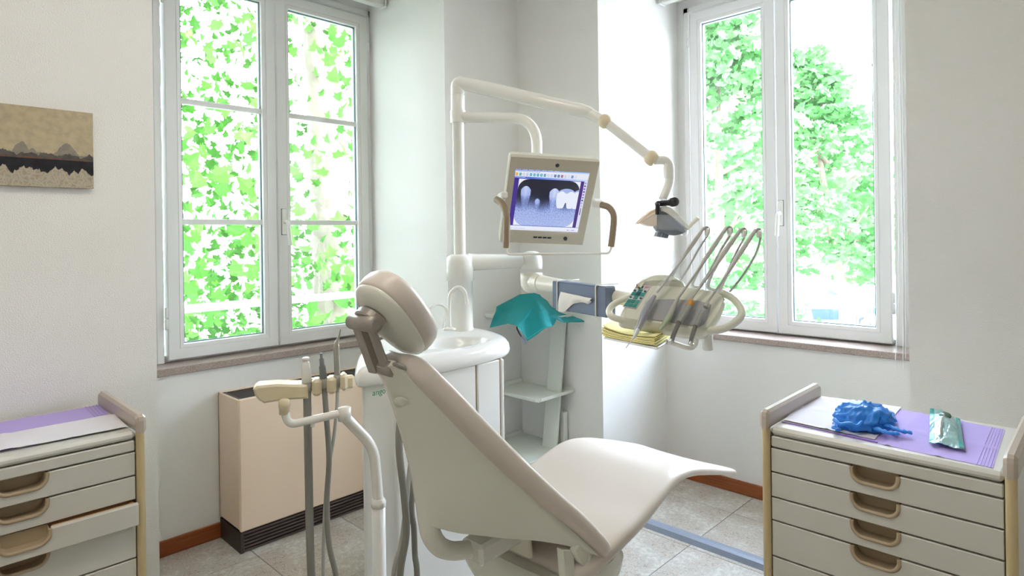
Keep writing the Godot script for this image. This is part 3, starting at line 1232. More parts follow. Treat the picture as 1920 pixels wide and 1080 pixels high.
func unit() -> void:
	var t := thing("dental_unit", "white dental unit cabinet with spittoon bowl and upright column", "dental unit", Vector3(1.75, 0, -2.2))
	var wp := mat("enamel_white")
	var plan := smooth_poly(PackedVector2Array([Vector2(1.235, -1.955), Vector2(1.95, -1.95), Vector2(2.12, -2.12), Vector2(2.14, -2.42), Vector2(1.95, -2.48), Vector2(1.56, -2.42), Vector2(1.26, -2.04)]), 3)
	var mid := Vector2(1.78, -2.17)
	var s := Shape.new()
	loft(s, plan_rings(plan, [[0.10, -0.012], [1.01, -0.012]], mid))
	var body := obj("cabinet", s, wp, t)
	s = Shape.new()
	loft(s, plan_rings(plan, [[0.0, -0.035], [0.10, -0.035]], mid))
	obj("plinth", s, mat("plinth_grey", hexc("bdbbb3"), 0.5), t)
	# door panels on the side towards the chair
	var gap := mat("panel_gap", hexc("a98f6c"), 0.6)
	for d in [[1.37, 1.775], [1.785, 1.918], [1.928, 1.945]]:
		s = Shape.new()
		box2(s, Vector3(d[0], 0.085, -1.972), Vector3(d[1], 1.006, -1.946), 0.004)
		obj("door_panel", s, wp, body)
	s = Shape.new()
	box2(s, Vector3(1.38, 0.10, -1.975), Vector3(1.94, 1.006, -1.956))
	obj("gap_strip", s, gap, body)
	# top slab with sunk bowl
	s = Shape.new()
	var rings := plan_rings(plan, [[1.008, 0.0], [1.005, 0.014], [1.012, 0.022], [1.03, 0.027], [1.052, 0.023], [1.068, 0.010], [1.077, -0.010], [1.081, -0.035]], mid)
	# raise the slab a little towards the column
	for r in rings:
		for k in r.size():
			if r[k].y > 1.04: r[k].y += 0.012 * clampf((-2.0 - r[k].z) / 0.4, 0, 1)
	var n := plan.size()
	var bc := Vector2(1.80, -2.13)
	var ang := []
	for v in plan:
		ang.append((v - bc).angle())
	for q in [[1.080, 0.172], [1.074, 0.163], [1.05, 0.15], [1.015, 0.125], [0.995, 0.08], [0.985, 0.025]]:
		var ring := PackedVector3Array()
		for k in n:
			ring.append(Vector3(bc.x + cos(ang[k]) * q[1] * 1.08, q[0], bc.y + sin(ang[k]) * q[1] * 0.82))
		rings.append(ring)
	loft(s, rings, true, true, true)
	var slab := obj("basin_top", s, mat("basin_white", hexc("f2f2ef"), 0.15), t)
	s = Shape.new()
	lathe(s, [Vector2(0.0, 0.0), Vector2(0.024, 0.0), Vector2(0.026, 0.004), Vector2(0.012, 0.006), Vector2(0.0, 0.006)], Transform3D(Basis.IDENTITY, Vector3(bc.x, 0.986, bc.y)), 20)
	obj("drain", s, mat("chrome"), slab)
	# green lettering on the near end
	var tm := TextMesh.new()
	var fnt := SystemFont.new()
	fnt.font_names = PackedStringArray(["Droid Sans"])
	tm.font = fnt
	tm.text = "ango"
	tm.font_size = 32
	tm.pixel_size = 0.026 / 32.0
	tm.depth = 0.0015
	tm.horizontal_alignment = HORIZONTAL_ALIGNMENT_LEFT
	var lt := MeshInstance3D.new()
	lt.name = "lettering"
	lt.mesh = tm
	lt.material_override = mat("logo_green", hexc("1e8f63"), 0.5)
	body.add_child(lt, true)
	lt.transform = Transform3D(Basis.IDENTITY, Vector3(1.262, 0.983, -1.9445) - gpos[body])
	gpos[lt] = Vector3.ZERO
	# column
	s = Shape.new()
	lathe(s, [Vector2(0.062, 1.07), Vector2(0.064, 1.085), Vector2(0.061, 1.10), Vector2(0.061, 1.33), Vector2(0.068, 1.332), Vector2(0.068, 1.43), Vector2(0.064, 1.452), Vector2(0.05, 1.462), Vector2(0.03, 1.464)], Transform3D(Basis.IDENTITY, COL), 32)
	var col := obj("column", s, mat("plastic_white"), t)
	s = Shape.new()
	lathe(s, [Vector2(0.0295, 1.46), Vector2(0.0295, 2.12), Vector2(0.034, 2.125), Vector2(0.035, 2.255), Vector2(0.0305, 2.262), Vector2(0.0305, 2.27)], Transform3D(Basis.IDENTITY, COL), 24)
	obj("pole", s, mat("plastic_white"), t)
	# swivel arm that carries the instrument table
	var e := at_t(996, 489, 3.2)
	var a0 := COL + Vector3(0, e.y, 0)
	s = Shape.new()
	var dir := (e - a0).normalized()
	tube(s, [a0 + dir * 0.045, a0 + dir * 0.09, e - dir * 0.05], [0.044, 0.041, 0.034], 24)
	obj("swivel_arm", s, mat("plastic_white"), t)
	s = Shape.new()
	lathe(s, [Vector2(0.02, 0.05), Vector2(0.042, 0.042), Vector2(0.055, 0.02), Vector2(0.058, -0.01), Vector2(0.058, -0.042), Vector2(0.03, -0.044)], Transform3D(Basis.IDENTITY, e), 28)
	obj("arm_knuckle", s, mat("plastic_white"), t)
	# cream elbow and the arm behind the tissue box
	var e2 := e - Vector3(0, 0.105, 0)
	s = Shape.new()
	var g := at_t(1215, 568, 2.42)
	var d2 := (g - e2).normalized()
	lathe(s, [Vector2(0.03, 0.042), Vector2(0.057, 0.042), Vector2(0.058, 0.01), Vector2(0.055, -0.02), Vector2(0.042, -0.045), Vector2(0.02, -0.058), Vector2(0.004, -0.062)], Transform3D(Basis.IDENTITY, e2), 28)
	tube(s, [e2, e2 + d2 * 0.10], [0.046, 0.042], 24)
	obj("arm_elbow", s, mat("pale_cream"), t)
	s = Shape.new()
	tube(s, [e2 + d2 * 0.09, g], [0.039, 0.028], 24, true, 1.0)
	obj("table_arm", s, mat("pale_cream"), t)
	# cup filler and bowl rinser
	s = Shape.new()
	var f0 := at_t(843, 617, 2.98)
	tube(s, catmull([f0, f0 + Vector3(0, 0.14, 0), f0 + Vector3(0.012, 0.185, 0.014), f0 + Vector3(0.034, 0.20, 0.035), f0 + Vector3(0.054, 0.175, 0.054), f0 + Vector3(0.06, 0.12, 0.06)], 6), 0.0085, 14)
	lathe(s, [Vector2(0.0, -0.01), Vector2(0.03, -0.008), Vector2(0.03, 0.0), Vector2(0.012, 0.006)], Transform3D(Basis.IDENTITY, f0 + Vector3(0, 0.004, 0)), 20)
	obj("cup_filler", s, mat("plastic_white"), t)
	s = Shape.new()
	var r0 := at_t(831, 615, 2.95)
	tube(s, catmull([r0, at_t(834, 598, 2.95), at_t(837, 583, 2.94), at_t(830, 573, 2.92), at_t(818, 571, 2.9), at_t(807, 579, 2.88)], 6), 0.0062, 12)
	obj("bowl_rinser", s, mat("plastic_white"), t)


func monitor() -> void:
	var k := 2.9 / 2.75
	var c := at_t(1028.4, 380.6, 2.9)
	var r := Vector3(0.806, -0.051, 0.59).normalized()
	var u := Vector3(-0.272, 0.853, 0.445).normalized()
	var xf := frame_of(c, r, u)           # z towards the viewer
	var W := 0.39 * k
	var H := 0.423 * k
	var t := thing("monitor", "beige flat monitor on an arm showing a dental X-ray", "monitor", c)
	var bez := mat("monitor_beige", hexc("bdb5a3"), 0.4)
	var s := Shape.new()
	# bezel ring round the screen
	var L := -W / 2 + 0.030
	var R := W / 2 - 0.036
	var T := H / 2 - 0.058
	var B := -H / 2 + 0.068
	for q in [[-W / 2, L, -H / 2, H / 2], [R, W / 2, -H / 2, H / 2], [L, R, T, H / 2], [L, R, -H / 2, B]]:
		rbox(s, xf * Vector3((q[0] + q[1]) / 2, (q[2] + q[3]) / 2, -0.012), Vector3(q[1] - q[0], q[3] - q[2], 0.024), 0.0, xf.basis)
	var bz := obj("bezel", s, bez, t)
	s = Shape.new()
	prism(s, rounded_rect(W + 0.004, H + 0.004, 0.012), xf * Transform3D(Basis.IDENTITY, Vector3(0, 0, -0.062)), 0.046, 0.01)
	obj("casing", s, mat("casing_beige", hexc("d3d3c2"), 0.4), t)
	# the screen
	var q := QuadMesh.new()
	q.size = Vector2(R - L, T - B)
	var scr := MeshInstance3D.new()
	scr.name = "screen"
	scr.mesh = q
	var sm := StandardMaterial3D.new()
	sm.resource_name = "screen"
	var tex := screen_texture()
	sm.albedo_color = Color(0.02, 0.02, 0.02)
	sm.roughness = 0.3
	sm.emission_enabled = true
	sm.emission_texture = tex
	sm.emission = Color.BLACK
	sm.emission_energy_multiplier = 0.95
	scr.material_override = sm
	t.add_child(scr, true)
	scr.transform = Transform3D(xf.basis, xf * Vector3((L + R) / 2, (T + B) / 2, -0.006) - c)
	tag(scr, "lit screen with a blue-white X-ray of teeth between purple bars")
	# buttons, knob and logo on the bezel
	for i in 4:
		s = Shape.new()
		rbox(s, xf * Vector3(0.0 + (i - 1.6) * 0.023, -H / 2 + 0.034, 0.001), Vector3(0.020, 0.0085, 0.005), 0.002, xf.basis)
		obj("button", s, mat("black_plastic"), bz)
	s = Shape.new()
	lathe(s, [Vector2(0.0, -0.002), Vector2(0.010, -0.002), Vector2(0.009, 0.008), Vector2(0.0, 0.009)], axis_xf(xf * Vector3(0.112, -H / 2 + 0.034, 0.0), xf.basis.z), 18)
	obj("knob", s, mat("black_plastic"), bz)
	s = Shape.new()
	lathe(s, [Vector2(0.0, 0.0), Vector2(0.0095, 0.0), Vector2(0.009, 0.0015), Vector2(0.0, 0.0015)], axis_xf(xf * Vector3(0.012, H / 2 - 0.03, 0.0), xf.basis.z), 20)
	obj("round_badge", s, mat("badge_dark", hexc("3a3f48"), 0.3, 0.6), bz)
	# handle frame: white tube with brown grips
	var pl := -W / 2 - 0.045
	var pr := W / 2 + 0.062
	var zz := 0.045
	var wp := mat("plastic_white")
	var br := mat("grip_brown", hexc("8a7860"), 0.55)
	var hx := Transform3D(frame_of(c, r, Vector3(0.0, 1.0, 0.0)).basis, c + Vector3(0, 0.0, 0) + RT * 0.0)
	var lp := func(px: float, py: float, tt: float) -> Vector3: return at_t(px, py, tt)
	s = Shape.new()
	tube(s, bent([lp.call(948, 462, 2.72), lp.call(950, 477, 2.72), lp.call(1143, 475, 2.80), lp.call(1147, 462, 2.80)], 0.03), 0.0055, 10)
	obj("handle_tube", s, wp, t)
	for e in 2:
		s = Shape.new()
		var gp: Array
		if e == 0: gp = catmull([lp.call(931, 374, 2.80), lp.call(942, 383, 2.76), lp.call(949, 402, 2.73), lp.call(950, 430, 2.72), lp.call(949, 465, 2.72)], 6)
		else: gp = catmull([lp.call(1128, 384, 2.86), lp.call(1142, 389, 2.83), lp.call(1151, 404, 2.81), lp.call(1150, 430, 2.80), lp.call(1146, 463, 2.80)], 6)
		tube(s, gp, 0.0155, 14)
		obj("grip", s, br, t)
		s = Shape.new()
		if e == 0: rbox(s, (lp.call(936, 368, 2.84) + lp.call(948, 366, 2.92)) * 0.5, Vector3(0.03, 0.03, 0.14), 0.006, frame_of(c, r, Vector3.UP).basis)
		else: rbox(s, lp.call(1121, 381, 2.90), Vector3(0.05, 0.035, 0.035), 0.006, xf.basis)
		obj("handle_bracket", s, wp, t)
	# hanging arm from the pole, down to the back of the casing
	s = Shape.new()
	var m0 := at_t(874, 217, 3.07)
	tube(s, bent([COL + Vector3(0.0, m0.y, 0), at_t(1006, 222, 2.98), at_t(1007, 345, 2.97)], 0.13, 10), 0.0265, 20)
	obj("hanger_arm", s, wp, t)
	s = Shape.new()
	lathe(s, [Vector2(0.039, 0.0), Vector2(0.039, 0.06)], Transform3D(Basis.IDENTITY, COL + Vector3(0, m0.y - 0.03, 0)), 24)
	obj("arm_collar", s, wp, t)


func screen_texture() -> ImageTexture:
	var w := 640
	var h := 512
	var im := Image.create(w, h, false, Image.FORMAT_RGB8)
	var n := FastNoiseLite.new()
	n.seed = 8
	n.frequency = 0.05
	n.fractal_octaves = 4
	im.fill(hexc("dfe5fb"))
	# title bar, menu row, tool row, second title, task bar
	for x in w:
		im.fill_rect(Rect2i(x, 0, 1, 14), hexc("2f5fd6").lerp(hexc("a9c6ff"), clampf(x / 520.0, 0, 1)))
		im.fill_rect(Rect2i(x, 62, 1, 14), hexc("2b55d0").lerp(hexc("c4d8ff"), clampf(x / 560.0, 0, 1)))
	im.fill_rect(Rect2i(0, 14, w, 48), hexc("e6eaf6"))
	var cols := ["d6a23a", "2c9d8f", "c9cde0", "b9bed6", "23a3c4", "2aa5b8", "1f98c0", "2aa7ba", "1e94b4", "c7cfe6", "c2cae2", "35508f", "3f5c9c", "a04a6e", "c4c8dc", "d2d5e6", "3f79c8", "d5d8e8"]
	for i in cols.size():
		var x0 := 8 + i * 30
		im.fill_rect(Rect2i(x0, 33, 19, 22), hexc(cols[i]))
		im.fill_rect(Rect2i(x0 + 5, 39, 8, 9), hexc(cols[i]).lightened(0.5))
	for i in 34:
		im.fill_rect(Rect2i(6 + i * 11, 4, 7, 5), hexc("dbe7ff") if i % 5 != 4 else hexc("5f8cf0"))
		if i < 14: im.fill_rect(Rect2i(8 + i * 15, 18, 10, 5), hexc("8d93b0"))
		if i < 9: im.fill_rect(Rect2i(6 + i * 10, 66, 6, 5), hexc("e6efff"))
	# purple desktop and the film
	im.fill_rect(Rect2i(0, 76, 610, 396), hexc("3b218e"))
	im.fill_rect(Rect2i(584, 76, 28, 396), hexc("42207c"))
	im.fill_rect(Rect2i(612, 76, 28, 396), hexc("dde0f4"))
	for i in 9:
		im.fill_rect(Rect2i(617, 84 + i * 24, 15, 13), hexc(["8d94c8", "4b3fa8", "8a53c2", "3a4fa8", "b05ab8", "6a74c8", "2c3c8c", "a0a6d6", "b8bce0"][i]))
	im.fill_rect(Rect2i(621, 300, 8, 60), hexc("50567a"))
	var fx := 42
	var fy := 80
	var fw := 540
	var fh := 390
	for y in fh:
		for x in fw:
			var u := float(x) / fw
			var v := float(y) / fh
			# rounded corners of the film
			var cx := absf(x - fw * 0.5) - (fw * 0.5 - 92.0)
			var cy := absf(y - fh * 0.5) - (fh * 0.5 - 84.0)
			if cx > 0 and cy > 0 and Vector2(cx / 92.0, cy / 84.0).length() > 1.0:
				im.set_pixel(fx + x, fy + y, hexc("eef1fb"))
				continue
			var g := n.get_noise_2d(x * 1.6, y * 1.6)
			# bone below, dark above
			var edge := 0.40 + 0.02 * sin(u * 17.0) + 0.04 * exp(-pow((u - 0.40) / 0.07, 2.0))
			var bone := smoothstep(edge - 0.10, edge + 0.30, v + g * 0.05)
			var b := lerpf(0.05, 0.56 + 0.14 * v, bone) + g * 0.16 * bone
			# teeth: [centre u, top v, half width, root bottom, brightness]
			for q in [[0.13, 0.145, 0.088, 0.72, 0.80], [0.60, 0.165, 0.092, 0.74, 0.86], [0.34, 0.40, 0.045, 0.70, 0.70]]:
				var tv: float = (v - q[1]) / (q[3] - q[1])
				if tv > 0.0 and tv < 1.0:
					var hw: float = q[2] * (sqrt(clampf(tv * 7.0, 0, 1)) * (1.0 if tv < 0.3 else lerpf(1.0, 0.35, (tv - 0.3) / 0.7)))
					var a := 1.0 - smoothstep(hw * 0.82, hw, absf(u - q[0] - 0.02 * tv))
					b = lerpf(b, q[4] - 0.10 + 0.22 * (0.3 - tv) + 0.10 * exp(-pow((u - q[0]) / 0.03, 2.0)) + g * 0.10, a * (0.95 if tv < 0.35 else 0.75 * (1.0 - tv) / 0.65 + 0.12))
			# two crowned molars: soft caps and bright crowns
			for q in [[0.80, 0.17, 0.155, 0.62], [1.06, 0.18, 0.16, 0.60]]:
				var r := Vector2((u - q[0]) / q[2], (v - 0.30) / 0.14)
				if r.length() < 1.0 and v < 0.34: b = maxf(b, 0.66)
				if v > 0.20 and v < q[3]:
					var lob := 0.5 + 0.5 * cos((u - q[0]) / q[2] * PI * 2.0 + PI)
					var topv: float = 0.215 + 0.05 * (1.0 - lob)
					var bot: float = 0.59 - 0.13 * exp(-pow((u - q[0] - 0.01) / 0.022, 2.0))
					var side: float = q[2] * (1.0 - 0.25 * pow(clampf((v - 0.35) / 0.25, 0, 1), 2.0))
					if absf(u - q[0]) < side and v > topv and v < bot: b = 0.97
			b = clampf(b, 0.02, 1.0)
			var col := hexc("04051c").lerp(hexc("8ea4e4"), clampf(b * 1.55, 0, 1)).lerp(hexc("f4f7ff"), clampf((b - 0.58) * 2.3, 0, 1))
			im.set_pixel(fx + x, fy + y, col)
	# bottom rows
	im.fill_rect(Rect2i(0, 472, w, 3), hexc("6f86d8"))
	im.fill_rect(Rect2i(0, 475, w, 37), hexc("e9edfc"))
	for i in 9:
		im.fill_rect(Rect2i(14 + i * 16, 494, 9, 6), hexc("a9b8ea"))
	for i in 5:
		im.fill_rect(Rect2i(540 + i * 16, 494, 10, 7), hexc(["5a5f86", "c5cbe2", "d08a96", "3b6ae0", "c8cfe8"][i]))
	return ImageTexture.create_from_image(im)


func lamp() -> void:
	var e0 := COL + Vector3(0, 2.26, 0)
	var t := thing("operating_lamp", "white jointed dental lamp with clear visor reaching from the column", "dental lamp", e0)
	var wp := mat("plastic_white")
	var cr := mat("joint_cream", hexc("ddcfae"), 0.5)
	var s := Shape.new()
	var k1 := at_t(1112, 212, 2.9)
	var k2 := at_t(1136, 229, 2.88)
	var k3 := at_t(1224, 298, 2.8)
	var k4 := at_t(1254, 300, 2.78)
	var k5 := at_t(1257, 340, 2.78)
	var k6 := at_t(1243, 374, 2.76)
	var top := COL + Vector3(0, 2.325, 0)
	var d1 := (k1 - top).normalized()
	tube(s, bent([e0, top, top + d1 * 0.12], 0.062, 10), 0.034, 24)
	obj("top_elbow", s, wp, t)
	s = Shape.new()
	tube(s, [top + d1 * 0.055, top + d1 * 0.12, k1 - d1 * 0.06, k1 - d1 * 0.02, k1], [0.034, 0.036, 0.032, 0.026, 0.018], 24)
	obj("upper_arm", s, wp, t)
	s = Shape.new()
	tube(s, bent([k1 - d1 * 0.05, k1 + Vector3(0, -0.01, 0), k2], 0.03), 0.024, 18)
	obj("arm_link", s, wp, t)
	var d2 := (k3 - k2).normalized()
	s = Shape.new()
	tube(s, [k2 + d2 * 0.01, k3], [0.022, 0.0235], 20)
	obj("lower_arm", s, wp, t)
	for q in [[k2, 0.032], [k3, 0.034]]:
		s = Shape.new()
		lathe(s, [Vector2(q[1] * 0.75, -0.026), Vector2(q[1], -0.014), Vector2(q[1] * 1.05, 0.0), Vector2(q[1], 0.014), Vector2(q[1] * 0.75, 0.024)], axis_xf(q[0] - d2 * 0.005, d2), 22)
		obj("joint_ring", s, cr, t)
	s = Shape.new()
	tube(s, bent([k3 + d2 * 0.01, k4, k5, k6], 0.04, 8), 0.020, 18)
	obj("neck", s, wp, t)
	s = Shape.new()
	lathe(s, [Vector2(0.0235, -0.036), Vector2(0.0245, 0.0), Vector2(0.0225, 0.028)], Transform3D(Basis.IDENTITY, k4 + Vector3(0, -0.045, 0)), 20)
	obj("neck_sleeve", s, wp, t)
	# head: winged reflector roof, clear visor, dark housing, black yoke, side handle
	var hc := at_t(1240, 389, 2.74)
	var bx := Basis(RT, Vector3.UP, -FW)
	var roof := func(sh: Shape, lo: float, hi: float, front: float, thick: float) -> void:
		var fn := func(u: float, v: float) -> Vector3:
			var xx := lerpf(lo, hi, u)
			var y := -0.068 * pow(absf(xx) / 0.108, 1.5) if xx < 0 else -0.098 * pow(xx / 0.118, 1.25)
			var w := sqrt(maxf(0.02, 1.0 - pow(absf(xx) / (0.112 if xx < 0 else 0.122), 3.0)))
			var zz := lerpf(-0.075, front, v) * w
			return hc + bx * Vector3(xx, y - 0.018 * pow(absf(lerpf(-1.0, 1.0, v)), 2.0) * w, zz)
		grid_sheet(sh, 16, 10, fn, thick)
	s = Shape.new()
	roof.call(s, -0.008, 0.118, 0.030, 0.006)
	var tr := func(px: Array) -> PackedVector2Array:
		var out := PackedVector2Array()
		for p in px:
			var v := Transform3D(bx, hc).affine_inverse() * on_plane(p[0], p[1], hc, FW)
			out.append(Vector2(v.x, v.y))
		return out
	prism(s, tr.call([[1236, 389], [1243, 386], [1254, 390], [1270, 403], [1284, 419], [1291, 429], [1287, 431], [1277, 424], [1262, 411], [1248, 400], [1238, 396]]), Transform3D(bx, hc - bx.z * 0.02), 0.055, 0.002)
	obj("reflector", s, wp, t)
	s = Shape.new()
	roof.call(s, -0.108, -0.012, 0.028, 0.004)
	prism(s, tr.call([[1198, 417], [1206, 406], [1218, 396], [1230, 391], [1230, 423], [1220, 425], [1208, 422]]), Transform3D(bx, hc - bx.z * 0.04), 0.06, 0.002)
	obj("dichroic_reflector", s, mat("reflector_amber", hexc("f4dcc2"), 0.25), t)
	# the visor closes the underside like a shallow clear bowl
	s = Shape.new()
	var vis := func(u: float, v: float) -> Vector3:
		var xx := lerpf(-0.108, 0.118, u)
		var y := -0.068 * pow(absf(xx) / 0.108, 1.5) if xx < 0 else -0.098 * pow(xx / 0.118, 1.25)
		var a := lerpf(-0.15, PI + 0.15, v)
		var w := sqrt(maxf(0.0, 1.0 - pow(absf(xx - 0.005) / 0.114, 2.4)))
		return hc + bx * Vector3(xx, minf(y - 0.016, -0.052 - 0.10 * xx) - 0.062 * w * sin(a) + 0.008, 0.070 * cos(a) * w - 0.012)
	grid_sheet(s, 22, 14, vis, 0.002)
	obj("visor", s, mat("clear_plastic"), t)
	s = Shape.new()
	var hp := PackedVector2Array()
	for p in [[1231, 396], [1240, 391], [1254, 402], [1270, 418], [1283, 431], [1284, 436], [1266, 442], [1248, 440], [1230, 431], [1229, 412]]:
		var v := Transform3D(bx, hc).affine_inverse() * on_plane(p[0], p[1], hc, FW)
		hp.append(Vector2(v.x, v.y))
	prism(s, smooth_poly(hp, 1), Transform3D(bx, hc - bx.z * 0.055), 0.075, 0.003)
	for i in 5:
		rbox(s, hc + bx * Vector3(-0.018 + i * 0.011, -0.118 - 0.002 * i, -0.02), Vector3(0.005, 0.022, 0.06), 0.001, Basis(bx.z, -0.35) * bx)
	obj("lamp_housing", s, mat("lamp_grey", hexc("6b7079"), 0.3), t)
	s = Shape.new()
	rbox(s, at_t(1248, 381, 2.72), Vector3(0.088, 0.024, 0.05), 0.008, Basis(bx.z, 0.05) * bx)
	rbox(s, at_t(1233, 392, 2.69), Vector3(0.018, 0.05, 0.02), 0.004, bx)
	lathe(s, [Vector2(0.006, -0.03), Vector2(0.020, -0.026), Vector2(0.020, 0.026), Vector2(0.006, 0.03)], axis_xf(at_t(1262, 379, 2.71), FW), 18)
	obj("yoke", s, mat("black_plastic"), t)
	s = Shape.new()
	tube(s, [at_t(1285, 432, 2.74), at_t(1309, 408, 2.72)], [0.008, 0.0105], 14)
	obj("side_handle", s, mat("pale_cream"), t)


func tray() -> void:
	var P0 := at_t(1265, 575, 2.30)
	var yv := (Vector3.UP * 0.72 + FW * 0.69).normalized()
	var xf := frame_of(P0, RT, yv)
	var n := xf.basis.z
	var inv := xf.affine_inverse()
	var q2 := func(px: float, py: float) -> Vector2:
		var v := inv * on_plane(px, py, P0, n)
		return Vector2(v.x, v.y)
	var q3 := func(px: float, py: float, z: float) -> Vector3:
		return on_plane(px, py, P0 + n * z, n)
	var t := thing("instrument_table", "cream dental instrument table with keypad on the swing arm", "instrument table", at_t(1275, 640, 2.28))
	var cream := mat("table_cream", hexc("dfdfcd"), 0.25)
	var s := Shape.new()
	var poly := PackedVector2Array()
	for p in [[1160, 600], [1166, 580], [1180, 560], [1196, 530], [1222, 530], [1285, 533], [1330, 540], [1352, 545], [1364, 560], [1356, 585], [1342, 604], [1330, 622], [1300, 622], [1240, 613], [1195, 605]]:
		poly.append(q2.call(p[0], p[1]))
	prism(s, smooth_poly(poly, 2), xf * Transform3D(Basis.IDENTITY, Vector3(0, 0, -0.06)), 0.06, 0.014, true)
	var body := obj("body", s, cream, t)
	# raised hood at the rear left
	s = Shape.new()
	poly = PackedVector2Array()
	for p in [[1185, 548], [1196, 530], [1206, 518], [1220, 511], [1245, 510], [1270, 516], [1290, 532], [1280, 540], [1230, 534]]:
		poly.append(q2.call(p[0], p[1]))
	prism(s, smooth_poly(poly, 2), xf * Transform3D(Basis.IDENTITY, Vector3(0, 0, -0.065)), 0.075, 0.022, true)
	obj("rear_hood", s, cream, t)
	# loop handles
	s = Shape.new()
	tube(s, catmull([q3.call(1190, 556, -0.02), q3.call(1168, 562, -0.018), q3.call(1148, 573, -0.012), q3.call(1142, 586, -0.008), q3.call(1152, 596, -0.008), q3.call(1180, 602, -0.02)], 6), 0.0125, 14)
	obj("left_handle", s, cream, t)
	s = Shape.new()
	tube(s, catmull([q3.call(1352, 548, -0.02), q3.call(1372, 558, -0.015), q3.call(1387, 574, -0.01), q3.call(1390, 590, -0.008), q3.call(1376, 606, -0.008), q3.call(1350, 618, -0.012), q3.call(1322, 620, -0.02)], 6), 0.0145, 14)
	obj("right_handle", s, cream, t)
	s = Shape.new()
	lathe(s, [Vector2(0.012, -0.05), Vector2(0.019, -0.046), Vector2(0.019, 0.02), Vector2(0.012, 0.024)], Transform3D(Basis.IDENTITY, at_t(1327, 632, 2.30)), 18)
	obj("brake_knob", s, mat("plastic_white"), t)
	s = Shape.new()
	var ga := at_t(1215, 568, 2.42)
	lathe(s, [Vector2(0.02, -0.05), Vector2(0.045, -0.045), Vector2(0.048, 0.0), Vector2(0.04, 0.02)], Transform3D(Basis.IDENTITY, ga), 24)
	obj("arm_socket", s, cream, t)
	# silicone mat
	s = Shape.new()
	poly = PackedVector2Array()
	for p in [[1196, 598], [1214, 570], [1232, 560], [1334, 566], [1330, 588], [1318, 614], [1296, 612], [1240, 602]]:
		poly.append(q2.call(p[0], p[1]))
	prism(s, smooth_poly(poly, 1), xf * Transform3D(Basis.IDENTITY, Vector3(0, 0, 0.0)), 0.004, 0.0015)
	obj("grey_mat", s, mat("mat_grey", hexc("a9a8a8"), 0.5), body)
	# keypad
	var corner := [[1193.5, 534.5], [1220.5, 536.5], [1192.5, 580.0], [1166.5, 576.0]]
	var kp := func(u: float, v: float) -> Vector2:
		var a: Vector2 = q2.call(lerpf(corner[0][0], corner[1][0], u), lerpf(corner[0][1], corner[1][1], u))
		var b: Vector2 = q2.call(lerpf(corner[3][0], corner[2][0], u), lerpf(corner[3][1], corner[2][1], u))
		return a.lerp(b, v)
	s = Shape.new()
	prism(s, PackedVector2Array([kp.call(0, 0), kp.call(1, 0), kp.call(1, 1), kp.call(0, 1)]), xf, 0.003, 0.001)
	var pad := obj("keypad", s, mat("keypad_grey", hexc("cfced2"), 0.4), t)
	var teal := mat("key_teal", hexc("2b8d83"), 0.4)
	var dark := mat("key_dark", hexc("1b4a50"), 0.4)
	for r in 2:
		for c in 3:
			s = Shape.new()
			var u0 := 0.06 + c * 0.3
			var v0 := 0.655 + r * 0.165
			prism(s, PackedVector2Array([kp.call(u0, v0), kp.call(u0 + 0.27, v0), kp.call(u0 + 0.27, v0 + 0.145), kp.call(u0, v0 + 0.145)]), xf * Transform3D(Basis.IDENTITY, Vector3(0, 0, 0.003)), 0.002, 0.0006)
			obj("key", s, teal, pad)
	for q in [[0.5, 0.27], [0.2, 0.41], [0.8, 0.41], [0.5, 0.55]]:
		s = Shape.new()
		prism(s, PackedVector2Array([kp.call(q[0] - 0.15, q[1] - 0.075), kp.call(q[0] + 0.15, q[1] - 0.075), kp.call(q[0] + 0.15, q[1] + 0.075), kp.call(q[0] - 0.15, q[1] + 0.075)]), xf * Transform3D(Basis.IDENTITY, Vector3(0, 0, 0.003)), 0.002, 0.0006)
		obj("arrow_key", s, teal, pad)
	s = Shape.new()
	prism(s, PackedVector2Array([kp.call(0.35, 0.34), kp.call(0.65, 0.34), kp.call(0.65, 0.48), kp.call(0.35, 0.48)]), xf * Transform3D(Basis.IDENTITY, Vector3(0, 0, 0.003)), 0.003, 0.0006)
	obj("centre_key", s, dark, pad)
	for q in [[0.14, 0.27], [0.86, 0.27], [0.14, 0.56], [0.86, 0.56]]:
		s = Shape.new()
		var cc: Vector2 = kp.call(q[0], q[1])
		lathe(s, [Vector2(0.0, 0.0), Vector2(0.0052, 0.0), Vector2(0.0048, 0.002), Vector2(0.0, 0.002)], axis_xf(xf * Vector3(cc.x, cc.y, 0.003), n), 12)
		obj("round_key", s, mat("key_grey", hexc("45636b"), 0.4), pad)
	s = Shape.new()
	prism(s, PackedVector2Array([kp.call(0.08, 0.04), kp.call(0.56, 0.05), kp.call(0.56, 0.15), kp.call(0.08, 0.14)]), xf * Transform3D(Basis.IDENTITY, Vector3(0, 0, 0.003)), 0.001)
	obj("display", s, mat("display_dark", hexc("54584c"), 0.3), pad)
	for i in 3:
		s = Shape.new()
		prism(s, PackedVector2Array([kp.call(0.11 + i * 0.12, 0.065), kp.call(0.19 + i * 0.12, 0.065), kp.call(0.19 + i * 0.12, 0.125), kp.call(0.11 + i * 0.12, 0.125)]), xf * Transform3D(Basis.IDENTITY, Vector3(0, 0, 0.0035)), 0.001)
		obj("display_digit", s, mat("digit_yellow", hexc("d7e52a"), 0.4), pad)
	s = Shape.new()
	prism(s, PackedVector2Array([kp.call(0.66, 0.05), kp.call(0.95, 0.05), kp.call(0.93, 0.10), kp.call(0.66, 0.15)]), xf * Transform3D(Basis.IDENTITY, Vector3(0, 0, 0.003)), 0.0006)
	obj("red_badge", s, mat("badge_red", hexc("c48a93"), 0.5), pad)
	# napkin tray hanging below
	s = Shape.new()
	var hy := 1.150
